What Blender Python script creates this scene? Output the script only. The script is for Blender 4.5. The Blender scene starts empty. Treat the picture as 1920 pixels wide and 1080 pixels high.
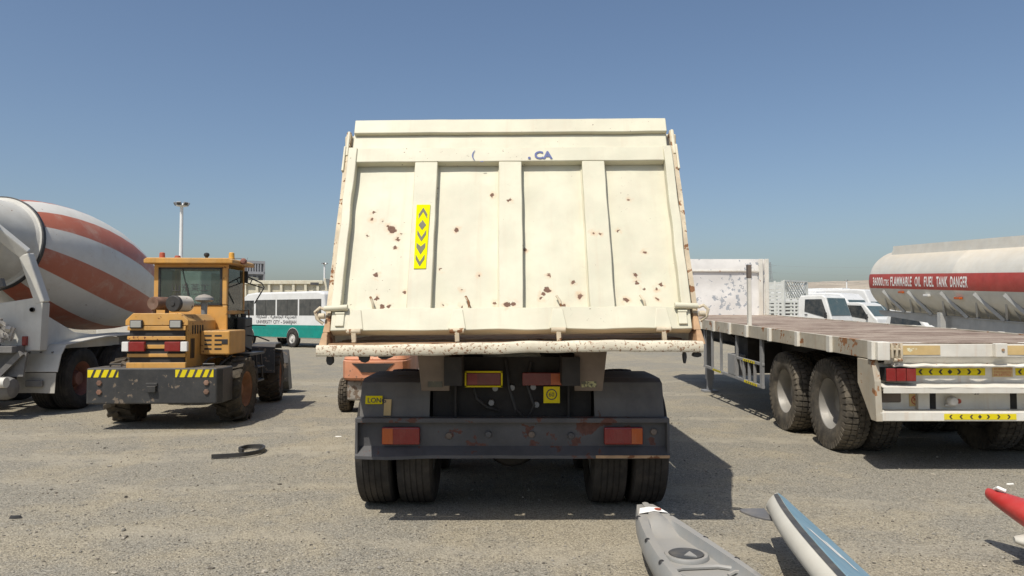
import bpy, bmesh, math, random
from mathutils import Vector, Matrix, noise
random.seed(7)
S = bpy.context.scene
COL = S.collection
RAD = math.radians

# ------------------------------------------------------------------ camera
FPX, HC, HY = 1400.0, 1.56, 588.0          # focal length in photo pixels, eye height, horizon row
cam_d = bpy.data.cameras.new('camera')
cam_d.sensor_width = 36.0
cam_d.lens = FPX / 1920.0 * 36.0
cam_d.clip_start, cam_d.clip_end = 0.05, 9000.0
cam = bpy.data.objects.new('camera', cam_d)
COL.objects.link(cam)
cam.location = (0.0, 0.0, HC)
cam.rotation_euler = (RAD(90.0) + math.atan((HY - 540.0) / FPX), 0.0, 0.0)
S.camera = cam

# ------------------------------------------------------------------ sky and sun
SUN = Vector((-0.30, -0.53, 1.0)).normalized()      # towards the sun
elev = math.asin(SUN.z)
azim = math.atan2(SUN.x, SUN.y)
world = bpy.data.worlds.new('World')
S.world = world
world.use_nodes = True
wn = world.node_tree
wn.nodes.clear()
sky = wn.nodes.new('ShaderNodeTexSky')
sky.sky_type = 'NISHITA'
sky.sun_disc = False
sky.sun_elevation = elev
sky.sun_rotation = azim
sky.altitude = 0.0
sky.air_density = 1.0
sky.dust_density = 2.0
sky.ozone_density = 2.6
bg = wn.nodes.new('ShaderNodeBackground')
bg.inputs['Strength'].default_value = 0.110
wo = wn.nodes.new('ShaderNodeOutputWorld')
hsv = wn.nodes.new('ShaderNodeHueSaturation')
hsv.inputs['Saturation'].default_value = 1.0
wn.links.new(sky.outputs[0], hsv.inputs['Color'])
wn.links.new(hsv.outputs[0], bg.inputs['Color'])
wn.links.new(bg.outputs[0], wo.inputs['Surface'])
sun_d = bpy.data.lights.new('sun', 'SUN')
sun_d.energy = 4.3
sun_d.angle = RAD(0.53)
sun_d.color = (1.0, 0.95, 0.86)
sun = bpy.data.objects.new('sun', sun_d)
COL.objects.link(sun)
sun.rotation_euler = SUN.to_track_quat('Z', 'Y').to_euler()
sun.location = (0, 0, 60)
S.view_settings.view_transform = 'Standard'
S.view_settings.look = 'None'
S.view_settings.exposure = 0.0
S.view_settings.gamma = 1.0
S.view_settings.use_curve_mapping = False
S.render.engine = 'CYCLES'
S.cycles.max_bounces = 8
S.cycles.transparent_max_bounces = 12


def at(px, py, D):
    """the point seen at a photo pixel at depth D"""
    return Vector(((px - 960.0) * D / FPX, D, HC + (HY - py) * D / FPX))


# ------------------------------------------------------------------ materials
def nd(nt, t, ins=None, **kw):
    n = nt.nodes.new(t)
    for k, v in kw.items():
        setattr(n, k, v)
    for k, v in (ins or {}).items():
        s = n.inputs[k]
        if hasattr(v, 'is_output'):
            nt.links.new(v, s)
        else:
            if isinstance(v, tuple) and len(v) == 3 and s.type == 'RGBA':
                v = v + (1.0,)
            s.default_value = v
    return n


def mth(nt, op, a, b=0.0, clamp=False):
    return nd(nt, 'ShaderNodeMath', {0: a, 1: b}, operation=op, use_clamp=clamp).outputs[0]


def vmth(nt, op, a, b):
    return nd(nt, 'ShaderNodeVectorMath', {0: a, 1: b}, operation=op)


def mixc(nt, f, a, b, bt='MIX'):
    n = nd(nt, 'ShaderNodeMix', data_type='RGBA', blend_type=bt)
    for i, v in ((0, f), (6, a), (7, b)):
        s = n.inputs[i]
        if hasattr(v, 'is_output'):
            nt.links.new(v, s)
        else:
            if isinstance(v, tuple) and len(v) == 3:
                v = v + (1.0,)
            s.default_value = v
    return n.outputs[2]


def step(nt, v, lo, hi, a=0.0, b=1.0):
    return nd(nt, 'ShaderNodeMapRange', {0: v, 1: lo, 2: hi, 3: a, 4: b}, clamp=True, interpolation_type='SMOOTHSTEP').outputs[0]


def nz(nt, vec, scale, detail=4.0, rough=0.55, dist=0.0):
    return nd(nt, 'ShaderNodeTexNoise', {'Vector': vec, 'Scale': scale, 'Detail': detail, 'Roughness': rough, 'Distortion': dist}).outputs[0]


def newmat(name):
    m = bpy.data.materials.new(name)
    m.use_nodes = True
    nt = m.node_tree
    nt.nodes.clear()
    out = nt.nodes.new('ShaderNodeOutputMaterial')
    b = nt.nodes.new('ShaderNodeBsdfPrincipled')
    nt.links.new(b.outputs[0], out.inputs[0])
    return m, nt, b, out


DUST = (0.40, 0.335, 0.25)
RUST = (0.16, 0.065, 0.03)
MATS = {}


def paint(name, col, rough=0.5, metal=0.0, dust=0.3, dustcol=DUST, chip=None, chipcol=RUST, chipscale=9.0,
          streak=0.0, streakcol=None, var=0.10, varscale=3.0, bump=0.12, bumpscale=25.0, spots=None, spotcol=RUST,
          topdust=0.0, spec=0.4, chipbig=0.45, scratch=0.0, streakax=(16.0, 16.0, 0.8)):
    """weathered paint: uneven tone, dust, chips down to rust, run-off streaks"""
    m, nt, b, out = newmat(name)
    tc = nt.nodes.new('ShaderNodeTexCoord')
    raw = tc.outputs['Object']
    rnd = nd(nt, 'ShaderNodeObjectInfo').outputs['Random']
    off = nd(nt, 'ShaderNodeCombineXYZ', {0: mth(nt, 'MULTIPLY', rnd, 31.0), 1: mth(nt, 'MULTIPLY', rnd, 17.0), 2: mth(nt, 'MULTIPLY', rnd, 23.0)}).outputs[0]
    vec = vmth(nt, 'ADD', raw, off).outputs[0]
    n1 = nz(nt, vec, varscale, 5.0)
    dark = tuple(c * (1 - 1.6 * var) for c in col)
    lite = tuple(min(0.95, c * (1 + var)) for c in col)
    c = mixc(nt, step(nt, n1, 0.3, 0.7), dark, lite)
    rg = rough
    height = mth(nt, 'MULTIPLY', nz(nt, vec, bumpscale, 4.0, 0.6), 0.3)
    height = mth(nt, 'ADD', height, mth(nt, 'MULTIPLY', nz(nt, vec, 2.5, 2.0), 1.2))
    if streak:
        sv = vmth(nt, 'MULTIPLY', vec, streakax).outputs[0]
        s = step(nt, nz(nt, sv, 1.0, 5.0, 0.65), 0.5, 0.78)
        c = mixc(nt, mth(nt, 'MULTIPLY', s, streak), c, streakcol or tuple(x * 0.55 for x in col))
    if dust:
        d = step(nt, nz(nt, vec, 1.6, 8.0, 0.68), 0.38, 0.78)
        d2 = step(nt, nz(nt, vec, 11.0, 6.0, 0.7), 0.35, 0.8)
        d = mth(nt, 'MULTIPLY', mth(nt, 'ADD', mth(nt, 'MULTIPLY', d, 0.7), mth(nt, 'MULTIPLY', d2, 0.5)), dust, True)
        c = mixc(nt, d, c, dustcol)
    if topdust:
        nrm = nd(nt, 'ShaderNodeNewGeometry').outputs['Normal']
        z = nd(nt, 'ShaderNodeSeparateXYZ', {0: nrm}).outputs[2]
        f = mth(nt, 'MULTIPLY', step(nt, z, 0.35, 0.95), mth(nt, 'MULTIPLY', step(nt, nz(nt, vec, 5.0, 6.0, 0.7), 0.2, 0.6, 0.55, 1.0), topdust))
        c = mixc(nt, f, c, dustcol)
    if scratch:
        for rot, sc in ((0.5, 7.0), (-0.9, 9.0)):
            rv = nd(nt, 'ShaderNodeVectorRotate', {'Vector': vec, 'Angle': rot}, rotation_type='Z_AXIS').outputs[0]
            sv = vmth(nt, 'MULTIPLY', rv, (0.8, 26.0, 0.8)).outputs[0]
            s = step(nt, nz(nt, sv, sc, 3.0, 0.6), 0.70, 0.74)
            s = mth(nt, 'MULTIPLY', s, step(nt, nz(nt, vec, 2.4, 3.0), 0.5, 0.62))
            c = mixc(nt, mth(nt, 'MULTIPLY', s, scratch), c, tuple(x * 0.5 for x in col))
    chipmask = None
    if chip is not None:
        big = nz(nt, vec, 1.1, 3.0)
        f = nz(nt, vec, chipscale, 7.0, 0.62)
        f = mth(nt, 'ADD', f, mth(nt, 'MULTIPLY', mth(nt, 'SUBTRACT', big, 0.5), chipbig))
        chipmask = step(nt, f, chip, chip + 0.025)
    if spots:
        w = vmth(nt, 'ADD', raw, vmth(nt, 'MULTIPLY', vmth(nt, 'SUBTRACT', nd(nt, 'ShaderNodeTexNoise', {'Vector': raw, 'Scale': 26.0, 'Detail': 5.0, 'Roughness': 0.7}).outputs['Color'], (0.5, 0.5, 0.5)).outputs[0], (0.07, 0.07, 0.0)).outputs[0]).outputs[0]
        w = vmth(nt, 'MULTIPLY', w, (1.0, 1.0, 0.0)).outputs[0]
        best = None
        for (u, v, r) in spots:
            dd = mth(nt, 'SUBTRACT', vmth(nt, 'DISTANCE', w, (u, v, 0.0)).outputs['Value'], r)
            best = dd if best is None else mth(nt, 'MINIMUM', best, dd)
        halo = mth(nt, 'MULTIPLY', step(nt, best, 0.0, 0.035, 0.6, 0.0), step(nt, nz(nt, vec, 18.0, 4.0), 0.4, 0.65))
        c = mixc(nt, halo, c, (0.60, 0.38, 0.22))
        sm = step(nt, best, -0.002, 0.002, 1.0, 0.0)
        chipmask = sm if chipmask is None else mth(nt, 'MAXIMUM', chipmask, sm)
    if chipmask is not None:
        rc = mixc(nt, nz(nt, vec, 40.0, 4.0), tuple(x * 0.6 for x in chipcol), tuple(min(1, x * 1.7) for x in chipcol))
        c = mixc(nt, chipmask, c, rc)
        rgn = nd(nt, 'ShaderNodeMapRange', {0: chipmask, 3: rough, 4: 0.9}).outputs[0]
        nt.links.new(rgn, b.inputs['Roughness'])
        height = mth(nt, 'SUBTRACT', height, mth(nt, 'MULTIPLY', chipmask, 0.25))
    else:
        rr = nd(nt, 'ShaderNodeMapRange', {0: nz(nt, vec, 7.0, 5.0), 1: 0.3, 2: 0.7, 3: max(0.05, rough - 0.1), 4: min(1, rough + 0.12)}).outputs[0]
        nt.links.new(rr, b.inputs['Roughness'])
    nt.links.new(c, b.inputs['Base Color'])
    b.inputs['Metallic'].default_value = metal
    b.inputs['Specular IOR Level'].default_value = spec
    if bump:
        bp = nd(nt, 'ShaderNodeBump', {'Height': height, 'Strength': bump, 'Distance': 0.02})
        nt.links.new(bp.outputs[0], b.inputs['Normal'])
    MATS[name] = m
    return m


def glass(name, col, rough=0.06):
    """dark window glass with dust film"""
    m, nt, b, out = newmat(name)
    tc = nt.nodes.new('ShaderNodeTexCoord')
    d = step(nt, nz(nt, tc.outputs['Object'], 4.0, 6.0, 0.7), 0.3, 0.8)
    nt.links.new(mixc(nt, mth(nt, 'MULTIPLY', d, 0.25), col, (0.3, 0.27, 0.22)), b.inputs['Base Color'])
    nt.links.new(nd(nt, 'ShaderNodeMapRange', {0: d, 3: rough, 4: rough + 0.25}).outputs[0], b.inputs['Roughness'])
    MATS[name] = m
    return m


def clearglass(name, tint, film=0.12):
    m, nt, b, out = newmat(name)
    nt.nodes.remove(b)
    tr = nd(nt, 'ShaderNodeBsdfTransparent', {0: tint})
    gl = nd(nt, 'ShaderNodeBsdfGlossy', {0: (0.9, 0.95, 0.95), 'Roughness': 0.03})
    df = nd(nt, 'ShaderNodeBsdfDiffuse', {0: (0.35, 0.36, 0.33)})
    fr = nd(nt, 'ShaderNodeFresnel', {0: 1.5})
    m1 = nd(nt, 'ShaderNodeMixShader', {0: fr.outputs[0], 1: tr.outputs[0], 2: gl.outputs[0]})
    tc = nt.nodes.new('ShaderNodeTexCoord')
    d = mth(nt, 'MULTIPLY', step(nt, nz(nt, tc.outputs['Object'], 5.0, 6.0, 0.7), 0.2, 0.8, 0.5, 1.0), film)
    m2 = nd(nt, 'ShaderNodeMixShader', {0: d, 1: m1.outputs[0], 2: df.outputs[0]})
    nt.links.new(m2.outputs[0], out.inputs[0])
    MATS[name] = m
    return m


def lens(name, col):
    m, nt, b, out = newmat(name)
    tc = nt.nodes.new('ShaderNodeTexCoord')
    d = step(nt, nz(nt, tc.outputs['Object'], 9.0, 6.0, 0.7), 0.3, 0.8)
    nt.links.new(mixc(nt, mth(nt, 'MULTIPLY', d, 0.12), col, (0.3, 0.22, 0.16)), b.inputs['Base Color'])
    b.inputs['Roughness'].default_value = 0.25
    b.inputs['Coat Weight'].default_value = 0.3
    wv = nd(nt, 'ShaderNodeTexWave', {'Vector': tc.outputs['Object'], 'Scale': 30.0})
    bp = nd(nt, 'ShaderNodeBump', {'Height': wv.outputs[1], 'Strength': 0.25, 'Distance': 0.005})
    nt.links.new(bp.outputs[0], b.inputs['Normal'])
    MATS[name] = m
    return m


# ------------------------------------------------------------------ mesh builder
class MB:
    def __init__(self, off=(0, 0, 0), xf=None):
        self.v, self.f, self.s, self.m = [], [], [], []
        self.off = Vector(off)
        self.xf = xf
        self.mi = 0

    def add(self, vs, fs, smooth=False):
        n = len(self.v)
        for p in vs:
            p = Vector(p)
            if self.xf:
                p = Vector(self.xf(p))
            self.v.append(p - self.off)
        for q in fs:
            self.f.append([i + n for i in q])
            self.s.append(smooth)
            self.m.append(self.mi)
        return self

    def box(self, x0, x1, y0, y1, z0, z1, M=None):
        vs = [Vector((x, y, z)) for x in (x0, x1) for y in (y0, y1) for z in (z0, z1)]
        if M is not None:
            vs = [M @ p for p in vs]
        return self.add(vs, [(0, 1, 3, 2), (4, 6, 7, 5), (0, 4, 5, 1), (2, 3, 7, 6), (0, 2, 6, 4), (1, 5, 7, 3)])

    def cbox(self, c, s, rz=0.0, rx=0.0, ry=0.0):
        M = Matrix.Translation(Vector(c)) @ Matrix.Rotation(rz, 4, 'Z') @ Matrix.Rotation(ry, 4, 'Y') @ Matrix.Rotation(rx, 4, 'X')
        return self.box(-s[0] / 2, s[0] / 2, -s[1] / 2, s[1] / 2, -s[2] / 2, s[2] / 2, M)

    def hexa(self, p):
        """8 points: bottom ring of four, top ring of four"""
        return self.add(p, [(3, 2, 1, 0), (4, 5, 6, 7), (0, 1, 5, 4), (1, 2, 6, 5), (2, 3, 7, 6), (3, 0, 4, 7)])

    def prism(self, poly, ax, a, b, smooth=False):
        """extrude a 2D outline along an axis: 'x' takes (y,z), 'y' takes (x,z), 'z' takes (x,y)"""
        mk = {'x': lambda p, t: (t, p[0], p[1]), 'y': lambda p, t: (p[0], t, p[1]), 'z': lambda p, t: (p[0], p[1], t)}[ax]
        n = len(poly)
        vs = [mk(p, a) for p in poly] + [mk(p, b) for p in poly]
        self.add(vs, [(i, (i + 1) % n, n + (i + 1) % n, n + i) for i in range(n)], smooth)
        k = len(self.v) - 2 * n
        self.f += [[k + i for i in range(n)][::-1], [k + n + i for i in range(n)]]
        self.s += [False, False]
        self.m += [self.mi, self.mi]
        return self

    def strip(self, line, ax, a, b, t):
        """a bent sheet: open polyline given thickness t and extruded along an axis"""
        pts = [Vector(p) for p in line]
        nr = []
        for i in range(len(pts)):
            d = (pts[min(i + 1, len(pts) - 1)] - pts[max(i - 1, 0)]).normalized()
            nr.append(Vector((-d.y, d.x)))
        mk = {'x': lambda p, q: (q, p[0], p[1]), 'y': lambda p, q: (p[0], q, p[1]), 'z': lambda p, q: (p[0], p[1], q)}[ax]
        for i in range(len(pts) - 1):
            p, q, u, w = pts[i], pts[i + 1], pts[i] + nr[i] * t, pts[i + 1] + nr[i + 1] * t
            self.hexa([mk(p, a), mk(q, a), mk(q, b), mk(p, b), mk(u, a), mk(w, a), mk(w, b), mk(u, b)])
        return self

    def lathe(self, prof, o, ax, n=32, closed=False, sq=1.0):
        """revolve (radius, along) about an axis through o"""
        ax = Vector(ax).normalized()
        u = ax.orthogonal().normalized()
        if abs(ax.x) < 0.9:
            u = (Vector((1, 0, 0)) - ax * ax.x).normalized()
        else:
            u = Vector((0, 0, 1)) - ax * ax.z
            u.normalize()
        w = ax.cross(u)
        o = Vector(o)
        vs = []
        for (r, t) in prof:
            for k in range(n):
                a = 2 * math.pi * k / n
                vs.append(o + ax * t + u * (r * math.cos(a)) + w * (r * math.sin(a) * sq))
        fs = []
        m = len(prof)
        for i in range(m if closed else m - 1):
            j = (i + 1) % m
            for k in range(n):
                l = (k + 1) % n
                fs.append((i * n + k, i * n + l, j * n + l, j * n + k))
        return self.add(vs, fs, True)

    def cyl(self, p0, p1, r0, r1=None, n=20):
        p0, p1 = Vector(p0), Vector(p1)
        r1 = r0 if r1 is None else r1
        L = (p1 - p0).length
        return self.lathe([(0.0001, 0), (r0, 0), (r1, L), (0.0001, L)], p0, p1 - p0, n)

    def tube(self, pts, r, n=10):
        pts = [Vector(p) for p in pts]
        vs, fs = [], []
        up = None
        for i, p in enumerate(pts):
            d = (pts[min(i + 1, len(pts) - 1)] - pts[max(i - 1, 0)]).normalized()
            if up is None or abs(up.dot(d)) > 0.98:
                up = d.orthogonal().normalized()
            u = (up - d * up.dot(d)).normalized()
            w = d.cross(u)
            up = u
            for k in range(n):
                a = 2 * math.pi * k / n
                vs.append(p + u * r * math.cos(a) + w * r * math.sin(a))
        for i in range(len(pts) - 1):
            for k in range(n):
                l = (k + 1) % n
                fs.append((i * n + k, i * n + l, (i + 1) * n + l, (i + 1) * n + k))
        self.add(vs, fs, True)
        k = len(self.v) - len(vs)
        self.f += [[k + i for i in range(n)][::-1], [k + len(vs) - n + i for i in range(n)]]
        self.s += [False, False]
        self.m += [self.mi, self.mi]
        return self

    def bar(self, p0, p1, a, b, up=(0, 0, 1)):
        """a straight bar of section a (sideways) by b (along up)"""
        p0, p1 = Vector(p0), Vector(p1)
        d = (p1 - p0).normalized()
        u = Vector(up)
        if abs(u.dot(d)) > 0.98:
            u = Vector((0, 1, 0))
        s = d.cross(u).normalized()
        u = s.cross(d)
        c = [(-a / 2, -b / 2), (a / 2, -b / 2), (a / 2, b / 2), (-a / 2, b / 2)]
        return self.hexa([p0 + s * i + u * j for i, j in c] + [p1 + s * i + u * j for i, j in c])

    def slab(self, fn, nu, nv, t):
        """a plate with a gridded front fn(i/nu, j/nv) -> (point, unit normal) and thickness t behind it"""
        fr, bk = [], []
        for j in range(nv + 1):
            for i in range(nu + 1):
                p, n = fn(i / nu, j / nv)
                fr.append(Vector(p))
                bk.append(Vector(p) - Vector(n) * t)
        N = len(fr)
        fs = []
        W = nu + 1
        for j in range(nv):
            for i in range(nu):
                a = j * W + i
                fs.append((a, a + 1, a + 1 + W, a + W))
        self.add(fr + bk, fs, True)
        k = len(self.v) - 2 * N
        ring = [i for i in range(W)] + [j * W + nu for j in range(1, nv + 1)] + [nv * W + i for i in range(nu - 1, -1, -1)] + [j * W for j in range(nv - 1, 0, -1)]
        for i in range(len(ring)):
            a, b = ring[i], ring[(i + 1) % len(ring)]
            self.f.append([k + b, k + a, k + N + a, k + N + b])
            self.s.append(False)
            self.m.append(self.mi)
        self.f.append([k + N + i for i in ring][::-1])
        self.s.append(False)
        self.m.append(self.mi)
        return self

    def poly(self, pts):
        return self.add(pts, [tuple(range(len(pts)))])

    def mesh(self, name, mats, sharp=38.0):
        me = bpy.data.meshes.new(name)
        me.from_pydata([tuple(p) for p in self.v], [], self.f)
        me.polygons.foreach_set('use_smooth', self.s)
        me.polygons.foreach_set('material_index', self.m)
        for mt in (mats if isinstance(mats, (list, tuple)) else [mats]):
            me.materials.append(MATS[mt] if isinstance(mt, str) else mt)
        me.validate()
        me.update()
        if any(self.s):
            me.set_sharp_from_angle(angle=RAD(sharp))
        return me

    def build(self, name, mats, parent=None, bevel=0.0, seg=2, sharp=38.0):
        return link(name, self.mesh(name, mats, sharp), parent, bevel, seg)


def link(name, me, parent=None, bevel=0.0, seg=2):
    o = bpy.data.objects.new(name, me)
    COL.objects.link(o)
    o.parent = parent
    if bevel:
        md = o.modifiers.new('bevel', 'BEVEL')
        md.width = bevel
        md.segments = seg
        md.limit_method = 'ANGLE'
        md.angle_limit = RAD(40)
        md.harden_normals = False
    return o


def tag(o, label=None, cat=None, group=None, kind=None):
    for k, v in (('label', label), ('category', cat), ('group', group), ('kind', kind)):
        if v:
            o[k] = v
    return o


def thing(name, label, cat, loc=(0, 0, 0), rz=0.0, group=None):
    o = bpy.data.objects.new(name, None)
    o.empty_display_size = 0.3
    COL.objects.link(o)
    o.location = loc
    o.rotation_euler = (0, 0, rz)
    return tag(o, label, cat, group)


def copy_tree(o, parent=None):
    c = o.copy()
    COL.objects.link(c)
    c.parent = parent
    for ch in list(o.children):
        copy_tree(ch, c)
    return c


def letters(name, body, size, mat, parent, org, right, up, wid=None, bold=0.0, thick=0.002, bend=None, align='LEFT', res=3, space=1.0):
    """printed lettering as a thin mesh; org is the left end of the base line"""
    cu = bpy.data.curves.new(name, 'FONT')
    cu.body = body
    cu.size = 1.0
    cu.offset = bold
    cu.align_x = align
    cu.space_character = space
    cu.resolution_u = res
    tmp = bpy.data.objects.new('tmp_text', cu)
    COL.objects.link(tmp)
    dg = bpy.context.evaluated_depsgraph_get()
    dg.update()
    me = bpy.data.meshes.new_from_object(tmp.evaluated_get(dg))
    bpy.data.objects.remove(tmp)
    if bend:                                   # cut the letters into narrow strips so they follow the curve
        bm = bmesh.new()
        bm.from_mesh(me)
        for k in range(-2, 12):
            bmesh.ops.bisect_plane(bm, geom=bm.verts[:] + bm.edges[:] + bm.faces[:], plane_co=(0, 0.08 * k + 0.01, 0), plane_no=(0, 1, 0))
        bm.to_mesh(me)
        bm.free()
    xs = [v.co.x for v in me.vertices]
    sx = size if wid is None else wid / (max(xs) - min(xs))
    x0 = 0 if wid is None else min(xs)
    org, right, up = Vector(org), Vector(right).normalized(), Vector(up).normalized()
    nrm = right.cross(up)
    for v in me.vertices:
        a, b_ = (v.co.x - x0) * sx, v.co.y * size
        v.co = bend(a, b_) if bend else org + right * a + up * b_ + nrm * thick
    me.name = name
    me.materials.append(MATS[mat])
    return link(name, me, parent)


def chevrons(parent, org, right, up, L, H, marks, n0=0.0, ym='tape_yellow', bm='tape_black', frac=0.5):
    """hazard tape: a yellow strip with black arrow marks; marks are (position along, kind)"""
    org, right, up = Vector(org), Vector(right).normalized(), Vector(up).normalized()
    nrm = right.cross(up)
    P = lambda a, b_, w: org + right * a + up * b_ + nrm * (n0 + w)
    b = MB()
    b.hexa([P(0, 0, -0.001), P(L, 0, -0.001), P(L, H, -0.001), P(0, H, -0.001), P(0, 0, 0.0015), P(L, 0, 0.0015), P(L, H, 0.0015), P(0, H, 0.0015)])
    tape = b.build('hazard_tape', ym, parent)
    b = MB()
    h = H * 0.36
    w = h * 0.95
    for (a, k) in marks:
        c = H / 2
        if k == '<' or k == '>':
            s = -1 if k == '<' else 1
            o = [(a + s * w * 0.7, c), (a - s * w * 0.2, c + h), (a - s * w * 1.1, c + h), (a - s * w * 0.2, c), (a - s * w * 1.1, c - h), (a - s * w * 0.2, c - h)]
            b.poly([P(x, y, 0.003) for x, y in (o[0], o[1], o[2], o[3])])
            b.poly([P(x, y, 0.003) for x, y in (o[0], o[3], o[4], o[5])])
        elif k == 'o':
            b.poly([P(a + w, c, 0.003), P(a, c + h, 0.003), P(a - w, c, 0.003), P(a, c - h, 0.003)])
        elif k == '/':
            b.poly([P(a - w * 0.9, 0, 0.003), P(a + w * 0.1, 0, 0.003), P(a + w * 1.3, H, 0.003), P(a + w * 0.3, H, 0.003)])
    b.build('chevron_print', bm, tape)
    return tape


# ------------------------------------------------------------------ wheels
def tyre_road(R, W, rim_r, lugs=0, worn=0.0):
    """tyre about the x axis: outer side wall towards +x"""
    b = MB()
    h = W / 2
    g = 0.010 * (1 - worn) + 0.002
    pr = [(rim_r - 0.01, -h * 0.78), (rim_r + 0.012, -h * 0.86), (rim_r + (R - rim_r) * 0.3, -h * 0.98), (rim_r + (R - rim_r) * 0.6, -h * 1.0), (R * 0.955, -h * 0.93), (R * 0.985, -h * 0.86)]
    rib = []
    nr = 5
    tw = h * 0.80
    for i in range(nr):
        a = -tw + 2 * tw * i / nr
        c = -tw + 2 * tw * (i + 1) / nr
        gw = 0.004
        crown = lambda t: R - 0.010 * (t / h) ** 2
        if i:
            rib += [(crown(a) - g, a - gw), (crown(a) - g, a + gw)]
        rib += [(crown(a), a + gw * 1.4), (crown(c), c - gw * 1.4)]
    pr2 = [(r, -t) for r, t in reversed(pr)]
    b.lathe(pr + rib + pr2, (0, 0, 0), (1, 0, 0), 64)
    for k in range(lugs):
        for s in (-1, 1):
            a = 2 * math.pi * (k + (0.5 if s > 0 else 0)) / lugs
            M = Matrix.Rotation(a, 4, 'X')
            t = math.pi * R / lugs * 0.62
            for (x0, x1, zz, tt) in ((h * 0.52, h * 1.02, R * 0.999, t), (h * 0.06, h * 0.46, R + 0.006, t * 1.15)):
                p = [Vector((s * x0, -tt, zz - 0.05)), Vector((s * x1, -tt, zz - 0.05 - (0.03 if x1 > h * 0.8 else 0))), Vector((s * x1, tt, zz - 0.05 - (0.03 if x1 > h * 0.8 else 0))), Vector((s * x0, tt, zz - 0.05)),
                     Vector((s * x0, -tt, zz + 0.009)), Vector((s * x1 * 0.97, -tt, zz + 0.001 - (0.012 if x1 > h * 0.8 else 0))), Vector((s * x1 * 0.97, tt, zz + 0.001 - (0.012 if x1 > h * 0.8 else 0))), Vector((s * x0, tt, zz + 0.009))]
                if s < 0:
                    p = [p[3], p[2], p[1], p[0], p[7], p[6], p[5], p[4]]
                b.add([M @ q for q in p], [(3, 2, 1, 0), (4, 5, 6, 7), (0, 1, 5, 4), (1, 2, 6, 5), (2, 3, 7, 6), (3, 0, 4, 7)])
    return b


def tyre_lug(R, W, rim_r, n=18):
    """off-road tyre with slanting bar lugs"""
    b = MB()
    h = W / 2
    Rc = R - 0.035
    pr = [(rim_r - 0.01, -h * 0.7), (rim_r + 0.02, -h * 0.8), (rim_r + (Rc - rim_r) * 0.45, -h * 0.98), (Rc * 0.93, -h * 0.95), (Rc * 0.985, -h * 0.75), (Rc, -h * 0.3)]
    b.lathe(pr + [(r, -t) for r, t in reversed(pr)], (0, 0, 0), (1, 0, 0), 48)
    for k in range(n):
        for s in (-1, 1):
            a = 2 * math.pi * (k + (0.5 if s > 0 else 0)) / n
            M = Matrix.Rotation(a, 4, 'X')
            t = math.pi * R / n * 0.42
            sl = math.pi * R / n * 0.9
            lo, hi = Rc - 0.03, R
            p = [(s * -0.02, -t, lo), (s * h * 1.02, -t + sl, lo - 0.05), (s * h * 1.02, t + sl, lo - 0.05), (s * -0.02, t, lo),
                 (s * -0.01, -t * 0.8, hi), (s * h * 0.98, -t * 0.8 + sl, hi - 0.03), (s * h * 0.98, t * 0.8 + sl, hi - 0.03), (s * -0.01, t * 0.8, hi)]
            if s < 0:
                p = [p[3], p[2], p[1], p[0], p[7], p[6], p[5], p[4]]
            b.add([M @ Vector(q) for q in p], [(3, 2, 1, 0), (4, 5, 6, 7), (0, 1, 5, 4), (1, 2, 6, 5), (2, 3, 7, 6), (3, 0, 4, 7)])
    return b


def rim_dish(r, W, dish, hub_r=0.09, bolts=8, hub_out=0.02):
    """steel wheel: rim flange, well, disc with bolts and hub; dish is how far the disc sits behind the outer flange"""
    b = MB()
    h = W / 2 * 0.8
    d = h - dish
    b.lathe([(r + 0.012, h + 0.004), (r + 0.016, h - 0.004), (r - 0.006, h - 0.012), (r - 0.02, h - 0.05), (r - 0.045, d + 0.03), (r * 0.72, d), (r * 0.5, d + 0.012), (hub_r * 1.3, d + 0.012), (hub_r, d + 0.02), (hub_r * 0.9, d + 0.05 + hub_out), (0.001, d + 0.055 + hub_out)], (0, 0, 0), (1, 0, 0), 40)
    b.lathe([(r - 0.03, -h), (r - 0.03, h * 0.2), (r - 0.05, d)], (0, 0, 0), (1, 0, 0), 40)
    for k in range(bolts):
        a = 2 * math.pi * k / bolts
        c = Vector((0, math.cos(a) * r * 0.47, math.sin(a) * r * 0.47))
        b.cyl(c + Vector((d, 0, 0)), c + Vector((d + 0.035, 0, 0)), 0.014, 0.012, 6)
    return b


def add_wheel(parent, x, y, z, side, tyre_me, rim_me, rz=0.0):
    t = link('tyre', tyre_me, parent)
    t.location = (x, y, z)
    t.rotation_euler = (random.uniform(0, 6.28), 0, rz + (0 if side > 0 else math.pi))
    r = link('rim', rim_me, t)
    return t

# ------------------------------------------------------------------ material palette
def tg(px, py):
    """photo pixel on the sloping tailgate -> (across, up the slope)"""
    k = (588.0 - py) / 1400.0
    t = (5.23 * k + 0.14) / (1.696 - 0.77 * k)
    D = 5.23 + 0.77 * t
    return ((px - 957.0) * D / 1400.0, t * 1.8626)


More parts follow.
